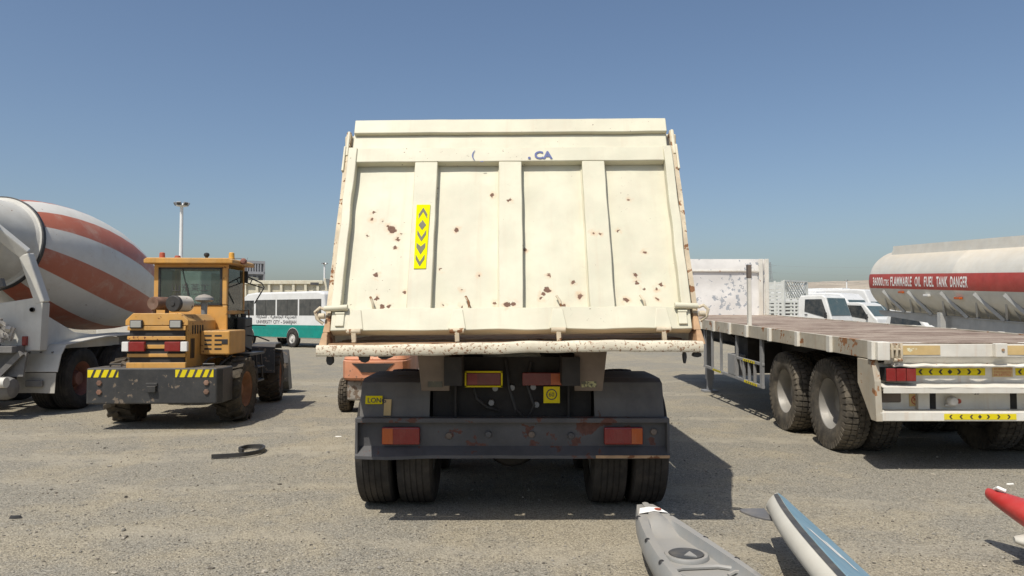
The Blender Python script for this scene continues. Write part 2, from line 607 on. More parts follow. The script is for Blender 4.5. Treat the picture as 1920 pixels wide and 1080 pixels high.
sp = []
for (x, y, r) in ((345, 505, 17), (330, 492, 9), (270, 430, 8), (262, 460, 7), (370, 547, 9), (358, 583, 7), (245, 530, 5), (278, 702, 11), (305, 838, 12), (283, 803, 8), (333, 835, 8),
                  (620, 505, 10), (772, 357, 8), (552, 680, 5), (715, 705, 5), (640, 766, 4), (397, 775, 6), (845, 398, 6), (310, 470, 4), (385, 520, 4), (560, 832, 6), (640, 838, 7), (782, 828, 8)):
    u, v = tg(580 + x / 2.25, 200 + y / 2.25)
    sp.append((u, v, r / 2.25 / 250.0))
for (x, y, r) in ((33, 400, 7), (98, 595, 8), (200, 706, 6), (190, 770, 14), (176, 790, 9), (165, 808, 7), (303, 735, 8), (330, 795, 12), (258, 840, 10), (605, 608, 8), (565, 705, 9), (570, 740, 6),
                  (600, 768, 7), (523, 815, 11), (670, 748, 7), (652, 770, 5), (655, 815, 6), (492, 517, 5), (22, 850, 14), (45, 846, 9), (410, 548, 5), (380, 542, 5), (540, 380, 3)):
    u, v = tg(940 + x / 2.25, 200 + y / 2.25)
    sp.append((u, v, r / 2.25 / 250.0))

paint('tailgate_cream', (0.615, 0.595, 0.455), 0.55, scratch=0.5, dust=0.34, dustcol=(0.62, 0.515, 0.40), chip=0.715, chipscale=48.0, chipcol=(0.15, 0.085, 0.06), streak=0.30, streakax=(15.0, 0.9, 15.0), streakcol=(0.54, 0.42, 0.29), var=0.06, bump=0.35, bumpscale=9.0, spots=sp, spotcol=RUST)
paint('body_cream', (0.66, 0.62, 0.48), 0.55, dust=0.22, dustcol=(0.55, 0.42, 0.28), chip=0.70, chipscale=12.0, streak=0.3, streakcol=(0.45, 0.25, 0.12), var=0.08, bump=0.15)
paint('rusty_edge', (0.36, 0.215, 0.115), 0.75, dust=0.4, dustcol=(0.62, 0.46, 0.28), chip=0.58, chipscale=8.0, chipcol=(0.17, 0.075, 0.035), var=0.22, varscale=7.0, bump=0.3)
paint('rusty_cream', (0.60, 0.52, 0.38), 0.65, dust=0.4, dustcol=(0.42, 0.28, 0.15), chip=0.56, chipscale=16.0, chipcol=(0.19, 0.09, 0.04), var=0.14, varscale=8.0, bump=0.3, bumpscale=40)
paint('speckled_bar', (0.68, 0.62, 0.48), 0.6, dust=0.5, dustcol=(0.50, 0.38, 0.25), chip=0.56, chipbig=0.22, chipscale=60.0, chipcol=(0.27, 0.165, 0.10), var=0.1, bump=0.3, bumpscale=40)
paint('chassis_grey', (0.075, 0.078, 0.085), 0.6, dust=0.35, dustcol=(0.15, 0.13, 0.11), chip=0.68, chipscale=7.0, chipcol=(0.13, 0.06, 0.04), streak=0.15, var=0.15, bump=0.2, topdust=0.25)
paint('bumper_grey', (0.078, 0.077, 0.080), 0.55, dust=0.3, dustcol=(0.13, 0.12, 0.11), chip=0.585, chipscale=6.0, chipcol=(0.105, 0.05, 0.038), scratch=0.5, streak=0.2, var=0.15, bump=0.25)
paint('guard_grey', (0.125, 0.12, 0.112), 0.7, dust=0.55, dustcol=(0.19, 0.17, 0.145), chip=0.66, chipscale=8.0, chipcol=(0.11, 0.07, 0.05), streak=0.3, scratch=0.5, var=0.18, bump=0.3)
lens('lens_grey', (0.36, 0.36, 0.33))
paint('underbody', (0.03, 0.028, 0.027), 0.8, dust=0.5, dustcol=(0.07, 0.06, 0.05), var=0.2)
paint('bracket_brown', (0.16, 0.125, 0.10), 0.7, dust=0.4, dustcol=(0.22, 0.18, 0.14), var=0.2)
paint('rubber', (0.028, 0.027, 0.026), 0.85, dust=0.55, dustcol=(0.13, 0.11, 0.09), var=0.15, varscale=6.0, bump=0.25, bumpscale=60, spec=0.2)
paint('rubber_dusty', (0.06, 0.055, 0.048), 0.9, dust=0.8, dustcol=(0.26, 0.22, 0.165), var=0.2, varscale=6.0, bump=0.3, bumpscale=60, spec=0.2)
paint('rubber_mud', (0.05, 0.045, 0.038), 0.9, dust=0.9, dustcol=(0.17, 0.135, 0.095), var=0.2, varscale=6.0, bump=0.35, bumpscale=50, spec=0.15)
paint('rim_grey', (0.27, 0.26, 0.24), 0.55, metal=0.2, dust=0.45, dustcol=(0.36, 0.31, 0.24), var=0.1)
paint('rim_white', (0.62, 0.60, 0.56), 0.5, dust=0.4, var=0.1)
paint('rim_rust', (0.30, 0.13, 0.06), 0.75, dust=0.5, dustcol=(0.3, 0.2, 0.12), var=0.2)
paint('rim_red', (0.22, 0.085, 0.06), 0.7, dust=0.5, dustcol=(0.22, 0.16, 0.12), var=0.2)
paint('black_plastic', (0.025, 0.025, 0.027), 0.5, dust=0.35, dustcol=(0.12, 0.11, 0.09))
paint('tape_yellow', (0.74, 0.60, 0.01), 0.7, dust=0.22, dustcol=(0.5, 0.42, 0.2), chip=0.74, chipscale=20, chipcol=(0.6, 0.58, 0.5), var=0.06, bump=0.05, spec=0.1)
paint('tape_yellow_bright', (0.76, 0.72, 0.004), 0.8, dust=0.0, chip=0.74, chipscale=18, chipcol=(0.66, 0.62, 0.4), var=0.04, bump=0.05, spec=0.05)
paint('tape_black', (0.03, 0.03, 0.03), 0.5, dust=0.2, var=0.1, bump=0.05)
paint('tape_worn', (0.11, 0.105, 0.085), 0.6, dust=0.3, dustcol=(0.35, 0.33, 0.1), chip=0.62, chipscale=30, chipcol=(0.4, 0.38, 0.2), var=0.2, bump=0.05)
paint('print_blue', (0.07, 0.10, 0.27), 0.5, dust=0.1, var=0.1, bump=0.0)
paint('print_dark', (0.06, 0.06, 0.065), 0.5, dust=0.1, var=0.1, bump=0.0)
paint('print_white', (0.86, 0.84, 0.78), 0.5, dust=0.1, var=0.06, bump=0.0)
paint('print_red', (0.45, 0.09, 0.05), 0.5, dust=0.1, var=0.1, bump=0.0)
lens('lens_red', (0.22, 0.008, 0.008))
lens('lens_amber', (0.45, 0.085, 0.01))
lens('lens_white', (0.75, 0.74, 0.70))
lens('lens_dark_red', (0.14, 0.012, 0.012))
paint('trailer_white', (0.70, 0.675, 0.60), 0.55, dust=0.25, dustcol=(0.58, 0.47, 0.33), chip=0.69, chipscale=10.0, chipcol=(0.28, 0.13, 0.06), streak=0.30, streakcol=(0.5, 0.28, 0.12), var=0.07, bump=0.22)
paint('trailer_rail', (0.50, 0.46, 0.37), 0.6, dust=0.5, dustcol=(0.36, 0.25, 0.14), chip=0.59, chipscale=6.0, chipcol=(0.26, 0.12, 0.05), streak=0.45, streakcol=(0.34, 0.17, 0.07), var=0.12, bump=0.2)
paint('trailer_grey', (0.24, 0.245, 0.25), 0.5, dust=0.3, chip=0.72, chipscale=8.0, var=0.1)
paint('chipped_white', (0.78, 0.76, 0.72), 0.6, dust=0.1, chip=0.585, chipscale=7.0, chipcol=(0.33, 0.35, 0.37), var=0.05, bump=0.25)


def deck_material():
    """worn deck plate: rust, pale dust lying in drifts across the deck"""
    m, nt, b_, out = newmat('deck_rust')
    o = nt.nodes.new('ShaderNodeTexCoord').outputs['Object']
    st = vmth(nt, 'MULTIPLY', o, (0.55, 2.6, 1.0)).outputs[0]
    n1 = nz(nt, st, 1.6, 8.0, 0.68, 0.6)
    n2 = nz(nt, o, 6.0, 7.0, 0.7)
    n3 = nz(nt, o, 55.0, 4.0, 0.7)
    f = mth(nt, 'ADD', mth(nt, 'MULTIPLY', n1, 0.7), mth(nt, 'MULTIPLY', n2, 0.3))
    c = mixc(nt, step(nt, f, 0.38, 0.52), (0.16, 0.105, 0.075), (0.29, 0.225, 0.175))
    c = mixc(nt, step(nt, f, 0.47, 0.62), c, (0.42, 0.34, 0.27))
    c = mixc(nt, step(nt, n3, 0.52, 0.7, 0.0, 0.7), c, (0.13, 0.085, 0.06))
    c = mixc(nt, step(nt, nz(nt, st, 2.3, 6.0, 0.7, 0.4), 0.64, 0.72, 0.0, 0.8), c, (0.10, 0.055, 0.04))
    nt.links.new(c, b_.inputs['Base Color'])
    b_.inputs['Roughness'].default_value = 0.9
    bp = nd(nt, 'ShaderNodeBump', {'Height': mth(nt, 'ADD', n3, mth(nt, 'MULTIPLY', n2, 2.0)), 'Strength': 0.5, 'Distance': 0.01})
    nt.links.new(bp.outputs[0], b_.inputs['Normal'])
    MATS['deck_rust'] = m


deck_material()
paint('tan_panel', (0.62, 0.44, 0.19), 0.6, dust=0.3, dustcol=(0.7, 0.6, 0.4), chip=0.66, chipscale=14, chipcol=(0.7, 0.6, 0.42), var=0.12)
paint('loader_orange', (0.60, 0.31, 0.07), 0.55, dust=0.5, dustcol=(0.46, 0.33, 0.18), chip=0.665, chipscale=18.0, scratch=0.5, streak=0.4, var=0.10, bump=0.12, topdust=0.6)
paint('loader_black', (0.035, 0.036, 0.037), 0.5, dust=0.3, dustcol=(0.13, 0.115, 0.095), chip=0.64, chipbig=0.75, chipscale=12.0, chipcol=(0.15, 0.12, 0.09), scratch=0.8, streak=0.25, streakcol=(0.12, 0.105, 0.085), var=0.15, bump=0.25, topdust=0.7)
paint('loader_rust_pipe', (0.19, 0.09, 0.06), 0.85, dust=0.35, var=0.25, bump=0.4)
paint('filter_pale', (0.62, 0.58, 0.50), 0.6, dust=0.3, chip=0.66, chipscale=12)
paint('grey_plastic', (0.22, 0.23, 0.24), 0.5, dust=0.3, topdust=0.5)
paint('beacon_red', (0.50, 0.09, 0.04), 0.4, dust=0.3)
paint('beacon_amber', (0.72, 0.38, 0.06), 0.4, dust=0.3)
paint('seat_lime', (0.42, 0.47, 0.03), 0.7, dust=0.15)
paint('mixer_white', (0.60, 0.585, 0.53), 0.5, scratch=0.4, dust=0.4, dustcol=(0.5, 0.44, 0.35), chip=0.73, chipscale=9.0, streak=0.25, var=0.07, bump=0.15)
paint('mixer_grey', (0.16, 0.155, 0.15), 0.7, dust=0.5, dustcol=(0.26, 0.24, 0.21), var=0.2)
paint('mud_flap', (0.34, 0.325, 0.29), 0.8, dust=0.6, dustcol=(0.46, 0.42, 0.35), var=0.2, bump=0.3)
paint('concrete_crust', (0.48, 0.45, 0.40), 0.95, dust=0.2, var=0.25, bump=0.6)
paint('cab_red', (0.50, 0.12, 0.09), 0.5, dust=0.3, dustcol=(0.55, 0.42, 0.36))
paint('fork_orange', (0.62, 0.255, 0.135), 0.55, dust=0.45, dustcol=(0.62, 0.42, 0.32), chip=0.70, chipscale=11, chipcol=(0.22, 0.12, 0.08), var=0.1, topdust=0.3)
paint('fork_grime', (0.34, 0.31, 0.27), 0.8, dust=0.6, chip=0.55, chipscale=14, chipcol=(0.15, 0.11, 0.08), var=0.25, bump=0.4)
paint('bus_white', (0.70, 0.70, 0.68), 0.35, dust=0.15, var=0.03, bump=0.04)
paint('bus_teal', (0.0, 0.235, 0.19), 0.35, dust=0.12, dustcol=(0.2, 0.3, 0.25), var=0.06, bump=0.04)
paint('vehicle_white', (0.70, 0.70, 0.67), 0.35, dust=0.2, var=0.04, bump=0.04)
paint('tank_white', (0.64, 0.62, 0.55), 0.45, dust=0.35, dustcol=(0.62, 0.52, 0.38), streak=0.2, streakcol=(0.5, 0.42, 0.32), var=0.05, bump=0.12, topdust=0.6, chip=0.80)
paint('tank_red', (0.42, 0.055, 0.04), 0.45, dust=0.2, dustcol=(0.45, 0.25, 0.2), var=0.08, bump=0.05)
paint('tanker_grey', (0.42, 0.42, 0.40), 0.5, dust=0.3, streak=0.2, var=0.08)
paint('cage_white', (0.62, 0.63, 0.59), 0.5, dust=0.2, var=0.06, bump=0.1)
paint('mast_white', (0.78, 0.78, 0.76), 0.5, dust=0.1, var=0.03, bump=0.0)
paint('building_grey', (0.22, 0.225, 0.235), 0.6, dust=0.1, var=0.05, bump=0.0)
paint('building_pale', (0.37, 0.375, 0.385), 0.6, dust=0.1, var=0.05, bump=0.0)
paint('galvanised', (0.33, 0.34, 0.35), 0.5, metal=0.4, dust=0.1, var=0.05, bump=0.0)
paint('kayak_grey', (0.255, 0.26, 0.252), 0.45, scratch=0.35, dust=0.45, dustcol=(0.40, 0.355, 0.29), var=0.04, bump=0.05, topdust=0.35)
paint('sup_white', (0.58, 0.555, 0.48), 0.5, dust=0.2, var=0.04, bump=0.06)
paint('sup_blue', (0.19, 0.33, 0.41), 0.6, dust=0.25, dustcol=(0.55, 0.53, 0.47), var=0.06, bump=0.2, bumpscale=120)
paint('sup_stripe', (0.045, 0.05, 0.055), 0.6, dust=0.3, var=0.1)
paint('fin_grey', (0.115, 0.12, 0.13), 0.5, dust=0.35, var=0.1)
paint('kayak_red', (0.46, 0.035, 0.03), 0.35, dust=0.25, dustcol=(0.5, 0.3, 0.25), var=0.06, bump=0.04)
paint('foam_dark', (0.05, 0.04, 0.042), 0.7, dust=0.2)
glass('glass_dark', (0.02, 0.024, 0.027))
glass('glass_bus', (0.05, 0.052, 0.05), 0.3)
glass('glass_teal', (0.07, 0.11, 0.11), 0.08)
clearglass('glass_clear', (0.62, 0.74, 0.72, 1.0))
clearglass('glass_side', (0.75, 0.8, 0.78, 1.0), 0.08)


# ------------------------------------------------------------------ ground
def ground_material():
    m, nt, b, out = newmat('gravel_ground')
    P = nd(nt, 'ShaderNodeNewGeometry').outputs['Position']
    big = nz(nt, P, 0.22, 6.0, 0.6, 0.4)
    mid = nz(nt, P, 1.3, 7.0, 0.62, 0.3)
    fine = nz(nt, P, 38.0, 5.0, 0.7)
    f = mth(nt, 'ADD', mth(nt, 'MULTIPLY', big, 0.55), mth(nt, 'MULTIPLY', mid, 0.45))
    sand = step(nt, f, 0.44, 0.56)
    c = mixc(nt, sand, (0.275, 0.253, 0.205), (0.335, 0.294, 0.217))
    # loose stones of two sizes: each cell its own tone
    v1 = nd(nt, 'ShaderNodeTexVoronoi', {'Vector': P, 'Scale': 52.0, 'Randomness': 1.0})
    v2 = nd(nt, 'ShaderNodeTexVoronoi', {'Vector': P, 'Scale': 118.0, 'Randomness': 1.0})
    s1 = nd(nt, 'ShaderNodeSeparateColor', {0: v1.outputs['Color']})
    s2 = nd(nt, 'ShaderNodeSeparateColor', {0: v2.outputs['Color']})
    st1 = mth(nt, 'MULTIPLY', step(nt, v1.outputs['Distance'], 0.30, 0.52, 1.0, 0.0), step(nt, s1.outputs[0], 0.52, 0.60))
    tone = nd(nt, 'ShaderNodeMapRange', {0: s1.outputs[1], 3: 0.30, 4: 1.85}).outputs[0]
    stone = mixc(nt, s1.outputs[2], (0.265, 0.248, 0.208), (0.31, 0.265, 0.195))
    stone = nd(nt, 'ShaderNodeVectorMath', {0: stone, 'Scale': tone}, operation='SCALE').outputs[0]
    grain = nd(nt, 'ShaderNodeMapRange', {0: s2.outputs[0], 3: 0.60, 4: 1.42}).outputs[0]
    c = nd(nt, 'ShaderNodeVectorMath', {0: c, 'Scale': grain}, operation='SCALE').outputs[0]
    c = mixc(nt, mth(nt, 'MULTIPLY', st1, step(nt, sand, 0.0, 1.0, 0.95, 0.5)), c, stone)
    c = mixc(nt, step(nt, fine, 0.60, 0.78, 0.0, 0.55), c, (0.115, 0.103, 0.08))
    # drifted pale dust and darker oily patches
    c = mixc(nt, step(nt, nz(nt, P, 0.55, 8.0, 0.7, 0.8), 0.60, 0.74, 0.0, 0.40), c, (0.36, 0.315, 0.235))
    c = mixc(nt, step(nt, nz(nt, P, 0.38, 7.0, 0.65, 0.5), 0.63, 0.72, 0.0, 0.25), c, (0.125, 0.118, 0.105))
    # wheel tracks pressed across the yard, and the fresh ones behind the truck
    xyz = nd(nt, 'ShaderNodeSeparateXYZ', {0: P})
    wob = mth(nt, 'MULTIPLY', mth(nt, 'SUBTRACT', nz(nt, P, 0.35, 3.0), 0.5), 2.2)
    for (k, y0, w, amt) in ((0.16, 8.9, 0.20, 0.6), (0.16, 10.6, 0.20, 0.6), (-0.10, 5.05, 0.14, 0.5), (-0.10, 6.6, 0.14, 0.5), (0.05, 14.5, 0.3, 0.6), (0.05, 17.0, 0.3, 0.6)):
        d_ = mth(nt, 'SUBTRACT', mth(nt, 'SUBTRACT', xyz.outputs[1], y0), mth(nt, 'MULTIPLY', xyz.outputs[0], k))
        d_ = mth(nt, 'ABSOLUTE', mth(nt, 'ADD', d_, wob))
        t_ = mth(nt, 'MULTIPLY', step(nt, d_, w * 0.7, w * 1.5, amt, 0.0), step(nt, nz(nt, P, 3.0, 5.0, 0.7), 0.35, 0.6))
        c = mixc(nt, t_, c, (0.41, 0.365, 0.28))
    nt.links.new(c, b.inputs['Base Color'])
    b.inputs['Roughness'].default_value = 0.95
    b.inputs['Specular IOR Level'].default_value = 0.15
    h = mth(nt, 'ADD', mth(nt, 'MULTIPLY', st1, 0.8), mth(nt, 'MULTIPLY', fine, 0.55))
    h = mth(nt, 'ADD', h, mth(nt, 'MULTIPLY', step(nt, v2.outputs['Distance'], 0.1, 0.6, 0.5, 0.0), 1.0))
    h = mth(nt, 'ADD', h, mth(nt, 'MULTIPLY', mid, 2.0))
    bp = nd(nt, 'ShaderNodeBump', {'Height': h, 'Strength': 0.75, 'Distance': 0.012})
    nt.links.new(bp.outputs[0], b.inputs['Normal'])
    MATS['gravel_ground'] = m


ground_material()
b = MB()
b.poly([(-4000, -800, 0), (4000, -800, 0), (4000, 6000, 0), (-4000, 6000, 0)])
tag(b.build('ground', 'gravel_ground'), 'dusty beige gravel yard ground', None, None, 'structure')

paint('stone_grey', (0.25, 0.235, 0.20), 0.95, dust=0.3, var=0.3, varscale=60.0, bump=0.2)
paint('stone_dark', (0.10, 0.09, 0.075), 0.95, dust=0.3, var=0.3, varscale=60.0, bump=0.2)
paint('stone_pale', (0.40, 0.36, 0.29), 0.95, dust=0.3, var=0.25, varscale=60.0, bump=0.2)
g = (1 + 5 ** 0.5) / 2
ICO_V = [Vector(p).normalized() for p in ((-1, g, 0), (1, g, 0), (-1, -g, 0), (1, -g, 0), (0, -1, g), (0, 1, g), (0, -1, -g), (0, 1, -g), (g, 0, -1), (g, 0, 1), (-g, 0, -1), (-g, 0, 1))]
ICO_F = ((0, 11, 5), (0, 5, 1), (0, 1, 7), (0, 7, 10), (0, 10, 11), (1, 5, 9), (5, 11, 4), (11, 10, 2), (10, 7, 6), (7, 1, 8), (3, 9, 4), (3, 4, 2), (3, 2, 6), (3, 6, 8), (3, 8, 9), (4, 9, 5), (2, 4, 11), (6, 2, 10), (8, 6, 7), (9, 8, 1))
b = MB()
for i in range(15000):
    y = 3.6 + 15.0 * random.random() ** 1.9
    x = random.uniform(-0.75, 0.75) * y
    if noise.noise(Vector((x * 0.6, y * 0.6, 3.0))) < random.uniform(-0.5, 0.25):
        continue
    r = 0.0045 + 0.006 * random.random() ** 2 + (0.014 * random.random() if random.random() < 0.03 else 0)
    a = random.uniform(0, 6.28)
    b.mi = random.choice((0, 0, 0, 1, 2, 0))
    ca, sa = math.cos(a), math.sin(a)
    k = [random.uniform(0.7, 1.2) for _ in range(12)]
    sx, sy, sz = random.uniform(0.8, 1.6), random.uniform(0.7, 1.1), random.uniform(0.45, 0.8)
    b.add([(x + (p.x * ca * sx - p.y * sa * sy) * r * q, y + (p.x * sa * sx + p.y * ca * sy) * r * q, r * 0.3 + p.z * r * sz * q) for p, q in zip(ICO_V, k)], ICO_F)
tag(b.build('loose_stones', ['stone_grey', 'stone_dark', 'stone_pale']), 'loose grey and tan gravel stones scattered over the yard', 'gravel', None, 'stuff')


# ------------------------------------------------------------------ far ridge
def ridge_material():
    m, nt, b, out = newmat('desert_ridge')
    P = nd(nt, 'ShaderNodeNewGeometry').outputs['Position']
    n = nz(nt, P, 0.03, 7.0, 0.65)
    c = mixc(nt, step(nt, n, 0.35, 0.65), (0.30, 0.255, 0.20), (0.42, 0.36, 0.28))
    c = mixc(nt, step(nt, nz(nt, P, 0.12, 4.0, 0.7), 0.58, 0.68, 0.0, 0.7), c, (0.12, 0.125, 0.08))
    nt.links.new(c, b.inputs['Base Color'])
    b.inputs['Roughness'].default_value = 1.0
    MATS['desert_ridge'] = m


ridge_material()
b = MB()
NX, NY = 160, 14
vs, fs = [], []
for j in range(NY + 1):
    for i in range(NX + 1):
        x = -180 + 900.0 * i / NX
        y = 560 + 420.0 * j / NY
        t = j / NY
        prof = math.sin(min(1.0, t * 1.25) * math.pi / 2)
        edge = min(1.0, max(0.0, (x + 150) / 300.0))
        h = (32 + 8.0 * (x - 150) / 250.0 * (1 if x < 420 else 0.6)) * edge
        h = h * prof + 2.6 * noise.fractal(Vector((x * 0.02, y * 0.02, 0)), 1.0, 2.0, 4) * prof
        vs.append((x, y, h if j else -1.0))
for j in range(NY):
    for i in range(NX):
        a = j * (NX + 1) + i
        fs.append((a, a + 1, a + NX + 2, a + NX + 1))
b.add(vs, fs, True)
tag(b.build('desert_ridge', 'desert_ridge', sharp=180), 'low sandy desert ridge on the horizon', None, None, 'structure')


# ------------------------------------------------------------------ the cream tipper truck
TO = Vector((0, 5.7, 0))
tip = thing('tipper_truck', 'large cream tipper truck seen from behind, rust-spotted tailgate, grey bumper', 'dump truck', TO)
ROLL = Matrix.Translation((0, 0, 1.3)) @ Matrix.Rotation(RAD(-0.4), 4, 'Y') @ Matrix.Translation((0, 0, -1.3))
rl = lambda p: ROLL @ Vector((p.x, p.y, p.z if p.z < 1.42 else 1.42 + (p.z - 1.42) * 0.974))
T = lambda: MB(TO, rl)                       # body pieces lean a little
C = lambda: MB(TO)                           # chassis pieces

# tailgate: own axes, u across, v up the slope, w out towards the viewer
tv, tn = Vector((0, 0.4134, 0.9106)), Vector((0, -0.9106, 0.4134))
Mt = Matrix(((1, 0, 0, -0.004), (0, tv.y * 0.974, tn.y, 5.23), (0, tv.z * 0.974, tn.z, 1.42), (0, 0, 0, 1)))
Mt = Matrix.Translation(-TO) @ ROLL @ Mt


def dent(u, v, s=1.0):
    return 0.010 * s * noise.noise(Vector((u * 1.7, v * 1.7, 4.2))) + 0.0035 * s * noise.noise(Vector((u * 6, v * 6, 1.0)))


def plate(u0, u1, v0, v1, w, t, amp=1.0, nu=None, nv=None, edge=0.0):
    nu = nu or max(2, int((u1 - u0) / 0.06))
    nv = nv or max(2, int((v1 - v0) / 0.06))

    def fn(i, j):
        u, v = u0 + (u1 - u0) * i, v0 + (v1 - v0) * j
        if edge:
            e = edge * noise.noise(Vector((u * 4, v * 4, 9.0)))
            v += e * (1 if j in (0, 1) else 0) * (1 if v1 - v0 < u1 - u0 else 0)
            u += e * (1 if i in (0, 1) else 0) * (1 if v1 - v0 >= u1 - u0 else 0)
        return (u, v, w + dent(u, v, amp)), (0, 0, 1)
    return MB().slab(fn, nu, nv, t)


gate = plate(-1.25, 1.25, 0.002, 1.86, 0.0, 0.02).build('tailgate', 'tailgate_cream', tip)
gate.matrix_local = Mt
gp = lambda name, bb, mat='tailgate_cream', bev=0.006: bb.build(name, mat, gate, bev)
for c in (-0.65, 0.0, 0.643):
    gp('rib', plate(c - 0.0875, c + 0.0875, 0.17, 1.459, 0.066, 0.064, 0.7, edge=0.004))
for s in (-1, 1):
    gp('side_frame', plate(min(s * 1.262, s * 1.196), max(s * 1.262, s * 1.196), 0.178, 1.594, 0.082, 0.08, 0.6, nu=2, edge=0.008))
gp('bottom_band', plate(-1.252, 1.252, 0.0, 0.176, 0.072, 0.07, 1.3, edge=0.008))
gp('top_band', plate(-1.20, 1.20, 1.4585, 1.594, 0.069, 0.067, 0.5, edge=0.003))
gp('middle_band', plate(-1.235, 1.235, 1.596, 1.730, 0.052, 0.050, 0.6, edge=0.004))
gp('top_rail', plate(-1.232, 1.240, 1.732, 1.866, 0.086, 0.084, 0.5, edge=0.003))
# weld beads down both sides of each rib
for c in (-0.65, 0.0, 0.643):
    for s in (-1, 1):
        bb = MB()
        u = c + s * 0.0895
        bb.tube([(u + s * 0.002 * noise.noise(Vector((u, k * 1.7, 0))), 0.18 + k * 0.0316, 0.004 + dent(u, 0.18 + k * 0.0316) + 0.002 * noise.noise(Vector((u, k * 2.3, 4)))) for k in range(41)], 0.006, 5)
        bb.build('weld_bead', 'tailgate_cream', gate)
# welded stiffener plates on the bottom band, hook rods, hinge tangs
for u in (-1.085, -0.375, 0.325, 1.05):
    bb = MB()
    bb.hexa([(u - 0.062, 0.005, 0.066), (u + 0.062, 0.005, 0.066), (u + 0.036, 0.16, 0.066), (u - 0.036, 0.16, 0.066), (u - 0.062, 0.005, 0.080), (u + 0.062, 0.005, 0.080), (u + 0.036, 0.16, 0.080), (u - 0.036, 0.16, 0.080)])
    gp('gusset_plate', bb)
    bb = MB()
    bb.cyl((u - 0.05, -0.012, 0.085), (u + 0.05, -0.012, 0.085), 0.019, None, 12)
    bb.bar((u, -0.012, 0.085), (u + 0.004, -0.085, 0.055), 0.032, 0.030)
    gp('hinge_tang', bb, 'rusty_cream', 0.004)
for (px, py) in ((700, 582), (879, 582), (1050, 582), (1207, 582)):
    u, v = tg(px, py)
    bb = MB()
    bb.tube([(u, v, 0.02), (u, v + 0.02, 0.04), (u - 0.006, v + 0.055, 0.045), (u - 0.028, v + 0.105, 0.03)], 0.009, 8)
    gp('hook_rod', bb, 'rusty_cream', 0)
for s in (-1, 1):
    bb = MB()
    bb.cyl((s * 1.14, 0.168, 0.100), (s * 1.30, 0.162, 0.095), 0.022, 0.021, 14)
    bb.cyl((s * 1.16, 0.128, 0.085), (s * 1.225, 0.128, 0.085), 0.010, None, 10)
    gp('latch_pin', bb, 'tailgate_cream', 0)
    bb = MB()
    bb.box(s * 1.19 - 0.03, s * 1.19 + 0.03, 0.03, 0.14, 0.072, 0.088)
    gp('wear_pad', bb, 'tailgate_cream', 0.004)
# yellow hazard tape with worn grey marks, remains of blue lettering
(u0, v1), (u1, v0) = tg(784, 386), tg(779, 508)
tape = MB()
uu = -0.655
tape.hexa([(uu - 0.044, v0, 0.062), (uu + 0.044, v0, 0.062), (uu + 0.052, v1, 0.062), (uu - 0.050, v1, 0.062), (uu - 0.044, v0, 0.0745), (uu + 0.044, v0, 0.0745), (uu + 0.052, v1, 0.0745), (uu - 0.050, v1, 0.0745)])
tape = tape.build('hazard_tape', 'tape_yellow_bright', gate)
bb = MB()
Lv = v1 - v0
w0 = 0.0765
for i, (f, k) in enumerate(((0.86, '^'), (0.67, 'o'), (0.50, 'v'), (0.30, 'f'), (0.12, 'v'))):
    v = v0 + Lv * f
    cx = uu + 0.006 * (f - 0.5)
    if k == 'o':
        bb.poly([(cx - 0.028, v, w0), (cx, v - 0.045, w0), (cx + 0.028, v, w0), (cx, v + 0.045, w0)])
    else:
        s = 1 if k == '^' else -1
        q = 0.010 if k == 'f' else 0.0
        bb.poly([(cx, v + s * 0.05, w0), (cx - s * 0.032, v - s * 0.01, w0), (cx - s * 0.032, v - s * 0.05, w0), (cx, v + s * (0.012 - q * 3), w0)])
        bb.poly([(cx, v + s * 0.05, w0), (cx, v + s * (0.012 - q * 3), w0), (cx + s * 0.032, v - s * 0.05, w0), (cx + s * 0.032, v - s * 0.01, w0)])
bb.build('chevron_print', 'tape_worn', tape)
for (txt, px, py, size, bold) in (('CA', 1002, 299, 0.100, 0.035), ('(', 884, 297, 0.105, 0.0), ('-', 900, 309, 0.11, -0.01), ('.', 989, 299, 0.14, 0.02)):
    u, v = tg(px, py)
    letters('worn_letter', txt, size, 'print_blue', gate, (u, v, 0.074), (1, 0, 0), (0, 1, 0), bold=bold, thick=0.001)

